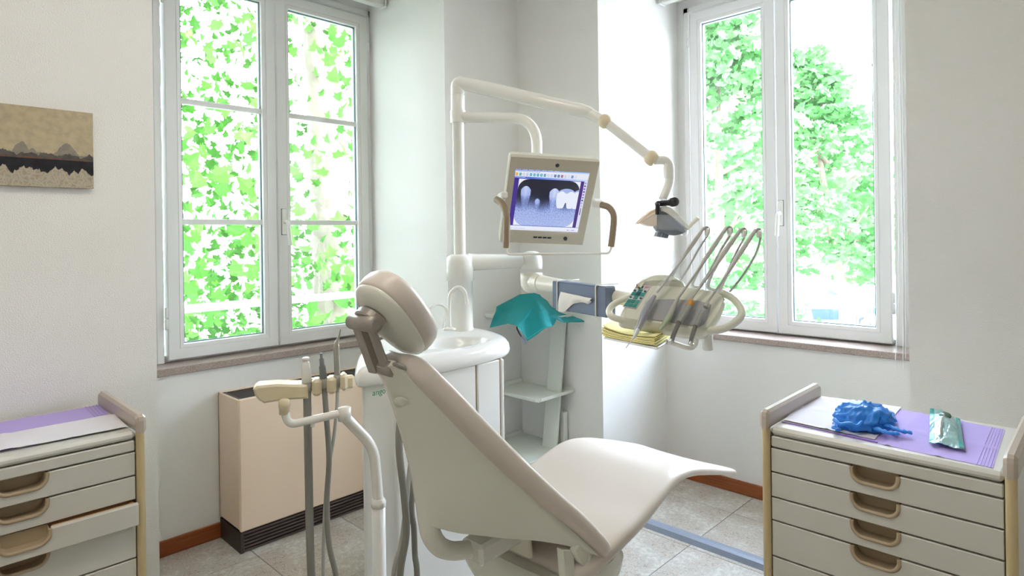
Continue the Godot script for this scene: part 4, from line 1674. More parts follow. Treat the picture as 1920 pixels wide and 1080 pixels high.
	var c4 := [on_y(1132, 632, hy), on_y(1232, 652, hy), on_y(1262, 634, hy), on_y(1168, 614, hy)]
	var tp := PackedVector2Array()
	for v in c4:
		tp.append(Vector2(v.x, v.z))
	prism(s, tp, Transform3D(Basis(Vector3.RIGHT, Vector3.BACK, Vector3.UP), Vector3(0, hy - 0.008, 0)), 0.008, 0.002)
	obj("napkin_tray", s, mat("plastic_white"), t)
	s = Shape.new()
	tube(s, catmull([c4[1].lerp(c4[2], 0.6), at_t(1262, 643, 2.3), at_t(1290, 652, 2.27), at_t(1302, 648, 2.27), at_t(1306, 634, 2.28), at_t(1310, 615, 2.31)], 6), 0.009, 12)
	obj("tray_arm", s, mat("plastic_white"), t)
	# napkins
	var nt := thing("napkin_stack", "stack of yellow paper napkins on a tray under the instruments", "napkins", Vector3((c4[0].x + c4[2].x) / 2, hy, (c4[0].z + c4[2].z) / 2))
	var ym := mat("napkin_yellow", hexc("fbf2b4"), 0.9)
	var ns := FastNoiseLite.new()
	ns.seed = 5
	ns.frequency = 6.0
	for i in 7:
		s = Shape.new()
		var sh := Vector3(rng.randf_range(-0.006, 0.006), 0, rng.randf_range(-0.006, 0.006))
		var hh := hy + 0.0045 + i * 0.0045
		var fn := func(u: float, v: float) -> Vector3:
			var a: Vector3 = c4[0].lerp(c4[1], u * 1.0 - 0.02)
			var b: Vector3 = c4[3].lerp(c4[2], u * 0.96)
			var p := a.lerp(b, v * 0.98 + 0.0) + sh
			p.y = hh + 0.012 * pow(absf(u - 0.45), 2.0) * (1.0 + i * 0.3) + 0.002 * ns.get_noise_3d(p.x, p.z, 0.0) + 0.010 * pow(1.0 - u, 4.0) * (i / 6.0)
			return p
		grid_sheet(s, 12, 8, fn, 0.0028)
		obj("napkin", s, ym if i % 2 == 0 else mat("napkin_yellow_deep", hexc("f5e592"), 0.9), nt)
	# ---- handpieces, each with its hose over a spring arm ----
	var tips := [[1322, 430], [1364, 430], [1391, 433], [1419, 434]]
	var tops := [[1232, 548], [1272, 558], [1296, 560], [1327, 566]]
	var ends := [[1272, 532], [1312, 540], [1346, 545], [1362, 556]]
	var labels := ["grey air-water syringe in a clear sleeve beside the keypad", "green tipped scaler handpiece lying on the grey mat", "grey contra-angle handpiece with an orange ring on the grey mat", "plain grey contra-angle handpiece nearest the right table handle"]
	for i in 4:
		var tt := 2.44
		var tip := at_t(tips[i][0], tips[i][1], tt)
		var tp0: Vector3 = q3.call(tops[i][0], tops[i][1], 0.03)
		var en: Vector3 = q3.call(ends[i][0], ends[i][1], -0.04)
		# spring arm with roller: part of the table
		s = Shape.new()
		var off := Vector3(0.0, 0.004, 0.0) + FW * 0.012
		var lo := tp0.lerp(tip, 0.22) + FW * 0.04
		tube(s, catmull([en + FW * 0.0, en.lerp(lo, 0.5) + off, tp0.lerp(tip, 0.60) + off, tip + off + Vector3(0, 0.002, 0)], 6), 0.0052, 10, true, 1.6)
		obj("spring_arm", s, mat("arm_pale", hexc("d9dad6"), 0.35), t)
		s = Shape.new()
		lathe(s, [Vector2(0.004, -0.006), Vector2(0.015, -0.006), Vector2(0.0165, 0.0), Vector2(0.015, 0.006), Vector2(0.004, 0.006)], axis_xf(tip + RT * 0.007 - Vector3(0, 0.010, 0), RT), 18)
		obj("hose_roller", s, mat("plastic_white"), t)
		var h := thing("dental_handpiece", labels[i], "handpiece", tp0, 0.0, "handpieces on the instrument table")
		s = Shape.new()
		var back := [tp0, tp0.lerp(tip, 0.35) - n * 0.004, tp0.lerp(tip, 0.75), tip + Vector3(0, 0.008, 0) - FW * 0.004, tip + RT * 0.018 - Vector3(0, 0.012, 0) + FW * 0.006]
		var bow := 0.020 if i < 3 else 0.045
		back.append(tip.lerp(en, 0.35) + RT * bow + FW * 0.02)
		back.append(tip.lerp(en, 0.72) + RT * bow * 0.7 + FW * 0.02)
		back.append(en + FW * 0.01)
		tube(s, catmull(back, 6), 0.0045 if i > 0 else 0.0038, 10)
		obj("hose", s, mat("hose_light"), h)
		s = Shape.new()
		if i == 0:
			var a: Vector3 = q3.call(1216, 572, 0.032)
			var b: Vector3 = q3.call(1196, 618, 0.034)
			tube(s, [tp0.lerp(a, 0.3), a, a.lerp(b, 0.4), b], [0.007, 0.0125, 0.0135, 0.0085], 14)
			obj("grip", s, mat("syringe_grey", hexc("8d8b93"), 0.4), h)
			s = Shape.new()
			tube(s, [b, q3.call(1189, 632, 0.036), q3.call(1186, 636, 0.036)], [0.008, 0.005, 0.003], 12)
			tube(s, [q3.call(1186, 636, 0.036), q3.call(1174, 652, 0.04)], 0.0018, 8)
			obj("nozzle", s, mat("nozzle_pale", hexc("d5d8da"), 0.3), h)
			s = Shape.new()
			tube(s, [tp0.lerp(tip, 0.52), tp0.lerp(tip, 0.25), a, b, q3.call(1190, 630, 0.036)], [0.014, 0.0165, 0.0175, 0.013, 0.007], 14, false)
			obj("clear_sleeve", s, mat("clear_plastic"), h)
		elif i == 1:
			var a: Vector3 = q3.call(1264, 574, 0.026)
			var b: Vector3 = q3.call(1256, 592, 0.022)
			var c: Vector3 = q3.call(1238, 619, 0.03)
			tube(s, [tp0, a], [0.0058, 0.009], 12)
			tube(s, [a, b], [0.0098, 0.0104], 14)
			obj("coupling", s, mat("hose_light"), h)
			s = Shape.new()
			tube(s, [b, b.lerp(c, 0.4), c.lerp(b, 0.12), c], [0.0108, 0.011, 0.0065, 0.003], 14)
			obj("grip", s, mat("scaler_green", hexc("a9b598"), 0.45), h)
		else:
			var o2 := [[1296, 566], [1288, 582], [1273, 605], [1264, 625], [1259, 640]] if i == 2 else [[1323, 576], [1314, 592], [1304, 612], [1298, 630], [1295, 645]]
			var pp := []
			for z in 5:
				pp.append(q3.call(o2[z][0], o2[z][1], 0.026 + z * 0.004))
			tube(s, [tp0, pp[0]], [0.006, 0.0095], 12)
			obj("coupling", s, mat("hose_light"), h)
			if i == 2:
				s = Shape.new()
				tube(s, [pp[0], pp[0].lerp(pp[1], 0.55)], [0.0122, 0.0124], 16)
				obj("orange_ring", s, mat("ring_orange", hexc("c58a3a"), 0.4), h)
			s = Shape.new()
			tube(s, [pp[0].lerp(pp[1], 0.5), pp[1], pp[2]], [0.0115, 0.0125, 0.0105] if i == 2 else [0.0095, 0.0098, 0.0092], 16)
			obj("motor", s, mat("motor_grey", hexc("96968f"), 0.4, 0.2), h)
			s = Shape.new()
			tube(s, catmull([pp[2], pp[3], pp[4]], 5), 0.0078, 14)
			obj("head_shank", s, mat("shank_dark", hexc("6f6b66"), 0.35, 0.4), h)
			s = Shape.new()
			lathe(s, [Vector2(0.002, -0.009), Vector2(0.0072, -0.008), Vector2(0.0072, 0.008), Vector2(0.002, 0.009)], axis_xf(pp[4], RT * 0.6 - Vector3.UP * 0.5), 14)
			obj("head", s, mat("chrome"), h)
	# tissue box strapped to the arm
	tissue_box()


func tissue_box() -> void:
	# box hanging in front of the table arm, face traced at its own distance
	var pa := at_t(1035, 527, 2.86)
	var pb := at_t(1136, 538, 2.55)
	var x := (pb - pa).normalized()
	var y := (Vector3.UP - x * x.y).normalized()
	var xf := frame_of((pa + pb) * 0.5, x, y)
	var W := pa.distance_to(pb)
	var H := 0.128
	var D := 0.055
	var t := thing("tissue_box", "slate blue tissue box strapped to the arm with white bands", "tissue box", xf.origin - y * H)
	var bm := mat("box_slate", hexc("5d6880"), 0.4)
	var s := Shape.new()
	rbox(s, xf * Vector3(0, -H / 2, -D / 2), Vector3(W, H, D), 0.004, xf.basis)
	obj("carton", s, bm, t)
	s = Shape.new()
	var fn := func(u: float, v: float) -> Vector3:
		# tissue pulled out of the slot: wide at the left, thin tongue at the right
		var xx := lerpf(-W * 0.31, W * 0.27, u)
		var top := -H * 0.34 - 0.012 * u
		var bot := lerpf(-H * 1.04, -H * 0.66, smoothstep(0.12, 0.55, u)) + 0.012 * sin(u * PI) * smoothstep(0.5, 0.8, u)
		if u > 0.9: bot = lerpf(bot, top - 0.012, (u - 0.9) / 0.1)
		return xf * Vector3(xx - 0.018 * v * (1.0 - u), lerpf(top, bot, v), 0.003 + 0.010 * sin(v * PI) * (0.6 + 0.4 * sin(u * 14.0)))
	grid_sheet(s, 26, 10, fn, 0.0015)
	obj("tissue", s, mat("tissue_white", hexc("eeebe4"), 0.9), t)
	for e in [-0.385, 0.335]:
		s = Shape.new()
		var xx: float = e * W
		tube(s, bent([xf * Vector3(xx, 0.003, -D - 0.07), xf * Vector3(xx, 0.003, 0.003), xf * Vector3(xx, -H - 0.003, 0.003), xf * Vector3(xx, -H - 0.003, -D - 0.05)], 0.008), 0.0032, 8)
		obj("rubber_band", s, mat("plastic_white"), t)
	s = Shape.new()
	rbox(s, xf * Vector3(W * 0.415, 0.0015, -D / 2), Vector3(W * 0.13, 0.002, D * 0.8), 0.0, xf.basis)
	obj("top_label", s, mat("tissue_white"), t)


func holder() -> void:
	# assistant's holder on its jointed arm
	var t := thing("instrument_holder", "cream suction holder on a white bent arm beside the heater", "instrument holder", Vector3(1.243, 0, -1.878))
	var wp := mat("plastic_white")
	var crm := mat("cream_plastic")
	var s := Shape.new()
	var p0 := Vector3(1.243, 0, -1.885)
	var yc := on_z(705, 942, -1.885).y
	lathe(s, [Vector2(0.0235, 0.02), Vector2(0.0235, yc - 0.02), Vector2(0.020, yc - 0.018)], Transform3D(Basis.IDENTITY, p0), 20)
	obj("post", s, mat("enamel_white"), t)
	s = Shape.new()
	lathe(s, [Vector2(0.019, yc - 0.022), Vector2(0.0255, yc - 0.018), Vector2(0.0265, yc), Vector2(0.020, yc + 0.012)], Transform3D(Basis.IDENTITY, p0), 20)
	obj("collar", s, wp, t)
	s = Shape.new()
	var j := at_t(647, 782, 2.13)
	tube(s, bent([p0 + Vector3(0, yc, 0), at_t(701, 838, 2.21), j], 0.06, 8), 0.0185, 18)
	obj("lower_arm", s, wp, t)
	s = Shape.new()
	lathe(s, [Vector2(0.008, -0.03), Vector2(0.022, -0.026), Vector2(0.022, 0.018), Vector2(0.008, 0.021)], Transform3D(Basis.IDENTITY, at_t(646, 774, 2.13)), 18)
	obj("knuckle", s, wp, t)
	s = Shape.new()
	var c0 := at_t(533, 765, 2.06)
	tube(s, bent([at_t(643, 774, 2.13), at_t(540, 797, 2.06), c0], 0.06, 8), 0.0135, 16)
	rbox(s, at_t(586, 793, 2.09), Vector3(0.012, 0.03, 0.012), 0.003)
	obj("upper_arm", s, wp, t)
	s = Shape.new()
	lathe(s, [Vector2(0.010, -0.022), Vector2(0.0165, -0.02), Vector2(0.0165, 0.0), Vector2(0.0185, 0.004), Vector2(0.0185, 0.025), Vector2(0.010, 0.03)], Transform3D(Basis.IDENTITY, c0), 18)
	obj("swivel", s, crm, t)
	# holder bar
	var A := at_t(474, 738, 2.06)
	var B := at_t(668, 712, 2.16)
	var ax := (B - A).normalized()
	ax = Vector3(ax.x, 0, ax.z).normalized()
	var nn := ax.cross(Vector3.UP)
	var xf := frame_of(A, ax, Vector3.UP)
	var inv := xf.affine_inverse()
	var poly := PackedVector2Array()
	for p in [[474, 730], [482, 724], [520, 721], [546, 722], [577, 722], [578, 748], [545, 750], [520, 753], [495, 757], [486, 752], [478, 743]]:
		var v := inv * on_plane(p[0], p[1], A, xf.basis.z)
		poly.append(Vector2(v.x, v.y))
	s = Shape.new()
	prism(s, poly, xf * Transform3D(Basis.IDENTITY, Vector3(0, 0, -0.085)), 0.085, 0.007)
	obj("holder_body", s, crm, t)
	s = Shape.new()
	var L := A.distance_to(B)
	rbox(s, xf * Vector3(L * 0.76, 0.002, -0.055), Vector3(L * 0.46, 0.045, 0.035), 0.008, xf.basis)
	obj("rear_bar", s, crm, t)
	for q in [[594, 728], [622, 724], [645, 718]]:
		var v := inv * on_plane(q[0], q[1], A, xf.basis.z)
		s = Shape.new()
		rbox(s, xf * Vector3(v.x, v.y, -0.03), Vector3(0.033 if q[0] < 640 else 0.026, 0.058, 0.062), 0.010, xf.basis)
		obj("fork", s, crm, t)
	# three instruments with hoses that hang down and turn back to the unit
	var spec := [
		["suction_tube", "white capped suction tube with thick grey hose", [575, 722], [573, 672], [[577, 800], [579, 900], [581, 1000], [584, 1080]], 0.0135, "hose_grey"],
		["suction_tube", "slim grey suction tube between cream forks", [607, 716], [602, 664], [[612, 780], [617, 860], [613, 940], [617, 1020], [630, 1080]], 0.0095, "hose_grey"],
		["air_syringe", "polished steel syringe with thin pale hose", [633, 710], [630, 620], [[632, 760], [626, 820], [616, 880], [609, 960], [606, 1080]], 0.0062, "hose_light"]]
	for i in 3:
		var q = spec[i]
		var v := inv * on_plane(q[2][0], q[2][1], A, xf.basis.z)
		var b := xf * Vector3(v.x, v.y, -0.022)
		var w := inv * on_plane(q[3][0], q[3][1], A, xf.basis.z)
		var up := xf * Vector3(w.x, w.y, -0.022)
		var h := thing(q[0], q[1], "suction tube" if i < 2 else "syringe", b)
		var hg := up.y - b.y
		var d := (up - b).normalized()
		s = Shape.new()
		if i == 0:
			lathe(s, [Vector2(0.010, 0.0), Vector2(0.0165, 0.004), Vector2(0.0165, hg * 0.28), Vector2(0.0145, hg * 0.62), Vector2(0.0125, hg * 0.80), Vector2(0.0085, hg * 0.84), Vector2(0.0085, hg * 0.88), Vector2(0.0125, hg * 0.90), Vector2(0.0125, hg * 0.97), Vector2(0.009, hg)], axis_xf(b, d), 20)
			obj("tip", s, wp, h)
		elif i == 1:
			lathe(s, [Vector2(0.008, 0.0), Vector2(0.0125, 0.003), Vector2(0.0115, hg * 0.50), Vector2(0.0085, hg * 0.58), Vector2(0.0085, hg * 0.78), Vector2(0.005, hg * 0.82), Vector2(0.005, hg)], axis_xf(b, d), 18)
			obj("tip", s, mat("tip_grey", hexc("757a79"), 0.4), h)
		else:
			tube(s, catmull([b, b.lerp(up, 0.5), b.lerp(up, 0.60), b.lerp(up, 0.72) + ax * 0.002, b.lerp(up, 0.86) + ax * 0.010, up + ax * 0.016], 5), [0.0105, 0.0105, 0.0105, 0.0105, 0.0105, 0.0105, 0.0105, 0.0105, 0.0105, 0.0105, 0.0105, 0.0105, 0.0105, 0.0105, 0.009, 0.008, 0.007, 0.006, 0.005, 0.0045, 0.004, 0.0035, 0.003, 0.0028, 0.0025, 0.0022], 16)
			obj("tip", s, mat("steel", hexc("b5b2a8"), 0.22, 0.9), h)
		s = Shape.new()
		lathe(s, [Vector2(0.011, -0.026), Vector2(0.016 if i == 0 else 0.0135, -0.024), Vector2(0.016 if i == 0 else 0.0135, 0.006), Vector2(0.011, 0.008)], axis_xf(b, d), 18)
		obj("collar", s, mat("collar_grey", hexc("a19f97"), 0.4), h)
		s = Shape.new()
		var pts := [b - d * 0.015]
		for z in q[4]:
			pts.append(on_plane(z[0], z[1], b, FW))
		var last: Vector3 = pts[-1]
		pts.append(last + Vector3(0.01, -0.14, 0.0))
		pts.append(last + Vector3(0.06, -0.27 + 0.02 * i, -0.05))
		pts.append(Vector3(1.20 + 0.02 * i, 0.10 + 0.02 * i, -1.93))
		pts.append(Vector3(1.32 + 0.03 * i, 0.09 + 0.02 * i, -2.00))
		tube(s, catmull(pts, 8), q[5], 14)
		obj("hose", s, mat(q[6]), h)
	# ribbed supply hoses hanging between the unit and the chair
	for i in 3:
		var px = [[748, 820, 758, 930, 762, 1000, 750, 1080], [766, 900, 760, 960, 752, 1020, 738, 1080], [772, 940, 776, 990, 778, 1040, 782, 1080]][i]
		s = Shape.new()
		var pts := []
		for z in 4:
			pts.append(at_t(px[z * 2], px[z * 2 + 1], 2.05 + 0.03 * i))
		pts.push_front(at_t(px[0] + 14, px[1] - 120, 2.12 + 0.03 * i))
		pts.append(pts[-1] + Vector3(0.03, -0.25, -0.05))
		pts.append(Vector3(1.45 + 0.05 * i, 0.03, -1.75))
		tube(s, catmull(pts, 8), [0.012, 0.008, 0.010][i], 12)
		tag(obj("supply_hose", s, mat("hose_grey" if i != 1 else "hose_light")), ["thick ribbed grey hose hanging behind the backrest shell", "thin pale hose slanting behind the backrest shell", "dark grey hose beside the curved shell hook"][i], "hose", "hoses between the unit and the chair")


func small_things() -> void:
	picture()
	teal_cloth()
	bibs()
	glove()
	pouch()


func picture() -> void:
	var x0 := 0.165
	var x1 := 0.571
	var y0 := 1.747
	var y1 := 2.026
	var t := thing("wall_picture", "unframed painted canvas with grey hills and a black band", "picture", Vector3((x0 + x1) / 2, y0, Z1))
	var s := Shape.new()
	box2(s, Vector3(x0, y0, Z1 + 0.001), Vector3(x1, y1, Z1 + 0.022), 0.001)
	obj("board", s, mat("canvas_side", hexc("9d917b"), 0.9), t)
	var w := 580
	var h := 400
	var im := Image.create(w, h, false, Image.FORMAT_RGB8)
	var hm := Image.create(w, h, false, Image.FORMAT_RGB8)
	var n := FastNoiseLite.new()
	n.seed = 31
	n.frequency = 0.02
	n.fractal_octaves = 4
	var n2 := FastNoiseLite.new()
	n2.seed = 77
	n2.frequency = 0.03
	n2.fractal_octaves = 3
	n2.fractal_type = FastNoiseLite.FRACTAL_RIDGED
	for y in h:
		for x in w:
			var v := float(y) / h
			var u := float(x) / w
			var a := n.get_noise_2d(x, y)
			var c := hexc("beae8d").lerp(hexc("a99c82"), clampf(0.35 + a * 0.8, 0, 1))
			# grey hills in two depths
			var hill := 0.52
			for q in [[0.12, 0.16, 0.10], [0.48, 0.20, 0.07], [0.55, 0.13, 0.05], [0.80, 0.22, 0.09], [0.84, 0.12, 0.08]]:
				hill = minf(hill, 0.60 - q[1] * exp(-pow((u - q[0]) / q[2], 2.0)))
			hill += 0.02 * n.get_noise_2d(x * 2.0, 900)
			if v > hill + 0.05: c = c.lerp(hexc("827c72"), 0.85 + a * 0.2)
			var near := 0.60 + 0.035 * n.get_noise_2d(x * 1.6, 40.0) - 0.03 * absf(sin(u * 21.0))
			if v > near: c = hexc("4b4846").lerp(hexc("5f5a55"), clampf(0.5 + a, 0, 1))
			if v > 0.625 and v < 0.645: c = c.lerp(hexc("80492f"), 0.5 + a)
			if v > 0.645: c = hexc("17161b").lerp(hexc("25242a"), clampf(0.4 + a, 0, 1))
			var shore := 0.79 + 0.07 * n.get_noise_2d(x * 1.3, 300.0) + 0.02 * sin(u * 33.0)
			if v > shore:
				var r := n2.get_noise_2d(x * 1.2, y * 1.2)
				c = hexc("978c78").lerp(hexc("b9ae98"), clampf(0.5 + r * 0.7, 0, 1))
			im.set_pixel(x, y, c)
			var k := clampf(0.5 + a * 0.3 + (n2.get_noise_2d(x * 1.2, y * 1.2) * 0.35 if v > shore else 0.05 * n2.get_noise_2d(x * 2.0, y * 2.0)), 0, 1)
			hm.set_pixel(x, y, Color(k, k, k))
	hm.bump_map_to_normal_map(3.0)
	var m := mat("painting", Color.WHITE, 0.85)
	m.albedo_texture = ImageTexture.create_from_image(im)
	m.normal_enabled = true
	m.normal_texture = ImageTexture.create_from_image(hm)
	m.normal_scale = 0.8
	var q := QuadMesh.new()
	q.size = Vector2(x1 - x0, y1 - y0)
	var o := MeshInstance3D.new()
	o.name = "painted_face"
	o.mesh = q
	o.material_override = m
	t.add_child(o, true)
	o.position = Vector3(0, (y1 - y0) / 2, 0.0225)


func teal_cloth() -> void:
	# folded surgical cloth over a small handset on the top shelf: (pixel, pixel, distance)
	var P := [
		[1001, 549, 3.62], [974, 552, 3.66], [931, 575, 3.66], [918, 614, 3.50], [952, 606, 3.40], [969, 611, 3.34],   # 0-5
		[989, 639, 3.33], [1024, 614, 3.36], [1016, 583, 3.44], [1036, 611, 3.42], [1044, 597, 3.48], [1058, 604, 3.50],   # 6-11
		[1096, 603, 3.60], [1078, 594, 3.66], [1048, 585, 3.66], [1030, 570, 3.66], [1012, 552, 3.66], [1000, 575, 3.50], [960, 580, 3.54], [985, 600, 3.42], [1030, 592, 3.52], [940, 590, 3.58]]
	var tr := [[0, 1, 17], [1, 18, 17], [1, 2, 18], [2, 21, 18], [2, 3, 21], [3, 4, 21], [21, 4, 18], [18, 4, 5], [18, 5, 17], [17, 5, 19], [19, 5, 6], [19, 6, 7], [17, 19, 8], [19, 7, 8], [0, 17, 8], [0, 8, 16], [16, 8, 15], [15, 8, 20], [8, 7, 20], [20, 7, 9], [20, 9, 10], [20, 10, 14], [15, 20, 14], [14, 10, 11], [14, 11, 13], [13, 11, 12]]
	var verts := []
	for p in P:
		verts.append(at_t(p[0], p[1], p[2]))
	var tris := []
	for q in tr:
		tris.append(q)
	var ns := FastNoiseLite.new()
	ns.seed = 2
	ns.frequency = 9.0
	for it in 2:
		var mid := {}
		var nt := []
		for q in tris:
			var m := []
			for k in 3:
				var a: int = mini(q[k], q[(k + 1) % 3])
				var b: int = maxi(q[k], q[(k + 1) % 3])
				if not mid.has([a, b]):
					var v: Vector3 = (verts[a] + verts[b]) * 0.5
					v += Vector3(1, 0.4, 1) * ns.get_noise_3d(v.x * 2.0, v.y * 2.0, v.z * 2.0) * 0.008
					mid[[a, b]] = verts.size()
					verts.append(v)
				m.append(mid[[a, b]])
			nt.append_array([[q[0], m[0], m[2]], [m[0], q[1], m[1]], [m[2], m[1], q[2]], [m[0], m[1], m[2]]])
		tris = nt
	var s := Shape.new()
	sheet(s, verts, tris, 0.003)
	var t := thing("surgical_cloth", "teal green surgical cloth draped over the top corner tray", "cloth", at_t(1000, 610, 3.5))
	var cm := mat("teal_cloth")
	cm.rim_enabled = true
	cm.rim = 0.4
	bump(cm, noise_tex(0.3, 256, true, 4.0, FastNoiseLite.TYPE_SIMPLEX, 2, 3), 0.15, 14.0)
	obj("fabric", s, cm, t)
	s = Shape.new()
	tube(s, [at_t(970, 612, 3.328), at_t(989, 635.5, 3.318), at_t(1022, 613, 3.345)], 0.0016, 6)
	obj("hem_stitching", s, mat("stitch_pale", hexc("3fb0ad"), 0.8), t)
	# what lies under the cloth: a handset with its plug hanging over the edge
	var h := thing("handset", "dark handset under the teal cloth with its grey plug hanging down", "handset", Vector3(2.72, 1.09, -2.46))
	s = Shape.new()
	rbox(s, Vector3(2.76, 1.102, -2.52), Vector3(0.10, 0.05, 0.16), 0.02)
	obj("housing", s, mat("black_plastic"), h)
	s = Shape.new()
	tube(s, catmull([at_t(985, 606, 3.47), at_t(970, 612, 3.40), at_t(972, 622, 3.385), at_t(978, 632, 3.38)], 6), 0.004, 10)
	obj("cable", s, mat("black_plastic"), h)
	s = Shape.new()
	tube(s, [at_t(978, 631, 3.38), at_t(982, 637, 3.38), at_t(985, 644, 3.38), at_t(986, 647, 3.38)], [0.006, 0.0085, 0.008, 0.004], 10)
	obj("plug", s, mat("plug_grey", hexc("8a92a4"), 0.4), h)


func paper(called: String, quad: Array, y: float, amp: float, m: Material, parent: Node, sd: int, folds := []) -> MeshInstance3D:
	# a creased paper sheet; quad holds four ground points in order
	var ns := FastNoiseLite.new()
	ns.seed = sd
	ns.frequency = 9.0
	var s := Shape.new()
	var fn := func(u: float, v: float) -> Vector3:
		var p: Vector3 = quad[0].lerp(quad[1], u).lerp(quad[3].lerp(quad[2], u), v)
		var lift := 0.0
		for f in folds:
			var d: float = absf((u if f[0] == 0 else v) - f[1])
			lift += f[2] * maxf(0.0, 1.0 - d / f[3])
		p.y = y + lift + amp * (0.6 + 0.6 * ns.get_noise_3d(p.x * 2.0, p.z * 2.0, 0.0))
		return p
	grid_sheet(s, 30, 22, fn, 0.0008)
	return obj(called, s, m, parent)


func bibs() -> void:
	var lav := mat("bib_lavender", hexc("c0aeea"), 0.9)
	var wht := mat("bib_white", hexc("ebe8ee"), 0.9)
	var y := 0.9515
	# right trolley
	var q := [on_y(1470, 789, y), on_y(1640, 826, y), on_y(1690, 765, y), on_y(1518, 741, y)]
	var b2 := [on_y(1580, 818, y), on_y(1862, 878, y), on_y(1884, 806, y), on_y(1660, 762, y)]
	var t := thing("paper_bib", "lavender paper bib with embossed end lying on the trolley", "paper bib", b2[0].lerp(b2[2], 0.5), 0.0, "paper bibs on the trolleys")
	paper("sheet", b2, y, 0.0012, lav, t, 3, [[0, 0.33, 0.004, 0.012], [0, 0.66, 0.004, 0.012], [1, 0.45, 0.003, 0.02]])
	for i in 5:
		var s := Shape.new()
		var u := 0.905 + i * 0.02
		var a: Vector3 = b2[0].lerp(b2[1], u)
		var b: Vector3 = b2[3].lerp(b2[2], u)
		tube(s, [a + Vector3(0, 0.0008, 0), a.lerp(b, 0.5) + Vector3(0, 0.001, 0), b + Vector3(0, 0.0008, 0)], 0.0011, 6)
		obj("embossed_line", s, mat("bib_line", hexc("cbbcf0"), 0.9), t)
	var t2 := thing("paper_bib", "white paper bib spread under the crumpled blue gloves", "paper bib", q[0].lerp(q[2], 0.5), 0.0, "paper bibs on the trolleys")
	paper("sheet", q, y + 0.0028, 0.0012, wht, t2, 6, [[1, 0.5, 0.003, 0.02], [0, 0.5, 0.003, 0.02]])
	var s2 := Shape.new()
	var e0: Vector3 = on_y(1466, 792, y)
	var e1: Vector3 = on_y(1645, 831, y)
	tube(s2, [e0 + Vector3(0, 0.0022, 0), e1 + Vector3(0, 0.0022, 0)], 0.0022, 6)
	obj("purple_edge", s2, mat("bib_edge", hexc("8a6fc0"), 0.9), t2)
	# left trolley
	var t3 := thing("paper_bib", "folded lavender and white bib on the ajar-drawer trolley", "paper bib", Vector3(0.30, y, -2.45), 0.0, "paper bibs on the trolleys")
	paper("lavender_layer", [Vector3(0.01, 0, -2.30), Vector3(0.556, 0, -2.30), Vector3(0.574, 0, -2.678), Vector3(0.01, 0, -2.678)], y, 0.001, lav, t3, 9, [[0, 0.30, 0.006, 0.02], [0, 0.62, 0.008, 0.02]])
	paper("white_layer", [Vector3(0.02, 0, -2.292), Vector3(0.562, 0, -2.272), Vector3(0.572, 0, -2.475), Vector3(0.02, 0, -2.48)], y + 0.005, 0.003, wht, t3, 12, [[0, 0.45, 0.006, 0.03], [1, 0.9, 0.003, 0.1]])
	for i in 4:
		var s := Shape.new()
		var x := 0.555 - i * 0.011
		tube(s, [Vector3(x, y + 0.0028, -2.505), Vector3(x + 0.008, y + 0.0028, -2.674)], 0.0013, 6)
		obj("embossed_line", s, mat("bib_line"), t3)


func glove() -> void:
	var blue := mat("glove_blue", hexc("2f8cec"), 0.4)
	var c := on_y(1618, 796, 0.956)
	var t := thing("rubber_glove", "pair of crumpled bright blue rubber gloves on white paper", "gloves", c)
	var ns := FastNoiseLite.new()
	ns.seed = 14
	ns.frequency = 1.0
	ns.fractal_octaves = 2
	ns.fractal_type = FastNoiseLite.FRACTAL_RIDGED
	var s := Shape.new()
	var rings := []
	for i in 25:
		var ph := PI * (i + 0.15) / 24.3
		var ring := PackedVector3Array()
		for k in 56:
			var a := TAU * k / 56
			var d := Vector3(sin(ph) * cos(a), cos(ph), sin(ph) * sin(a))
			var r := 1.0 + 0.34 * ns.get_noise_3d(d.x * 1.5, d.y * 1.5, d.z * 1.5) + 0.08 * ns.get_noise_3d(d.x * 3.4 + 9, d.y * 3.4, d.z * 3.4)
			var p := d * r
			p = Vector3(p.x * 0.082, maxf(p.y, -0.35) * 0.042, p.z * 0.066)
			ring.append(c + Vector3(0, 0.016, 0) + p)
		rings.append(ring)
	loft(s, rings, true, true, true, true)
	obj("crumpled_palm", s, blue, t)
	var fingers := [[[1668, 800], [1690, 808], [1708, 811]], [[1655, 780], [1668, 772], [1676, 788]], [[1578, 792], [1566, 800], [1572, 806]], [[1598, 778], [1604, 764], [1614, 766]], [[1648, 806], [1668, 812], [1682, 812]]]
	for f in fingers:
		s = Shape.new()
		var pts := []
		var k := 0
		for p in f:
			pts.append(on_y(p[0], p[1], 0.972 - 0.003 * k))
			k += 1
		pts.push_front(pts[0].lerp(c + Vector3(0, 0.015, 0), 0.45))
		var cp := catmull(pts, 4)
		var rad := []
		for i in cp.size():
			rad.append((0.0115 - 0.004 * i / cp.size()) * (1.0 + 0.35 * sin(i * 2.3)))
		tube(s, cp, rad, 10, true, 0.55)
		obj("finger", s, blue, t)
	# rolled cuff
	s = Shape.new()
	var cu := []
	var cc := on_y(1590, 790, 0.985)
	for i in 15:
		var a := PI * 1.2 * i / 14.0 + 0.9
		cu.append(cc + Vector3(cos(a) * 0.036, 0.004 * sin(a * 5.0), sin(a) * 0.036))
	tube(s, cu, 0.0055, 8)
	obj("rolled_cuff", s, blue, t)


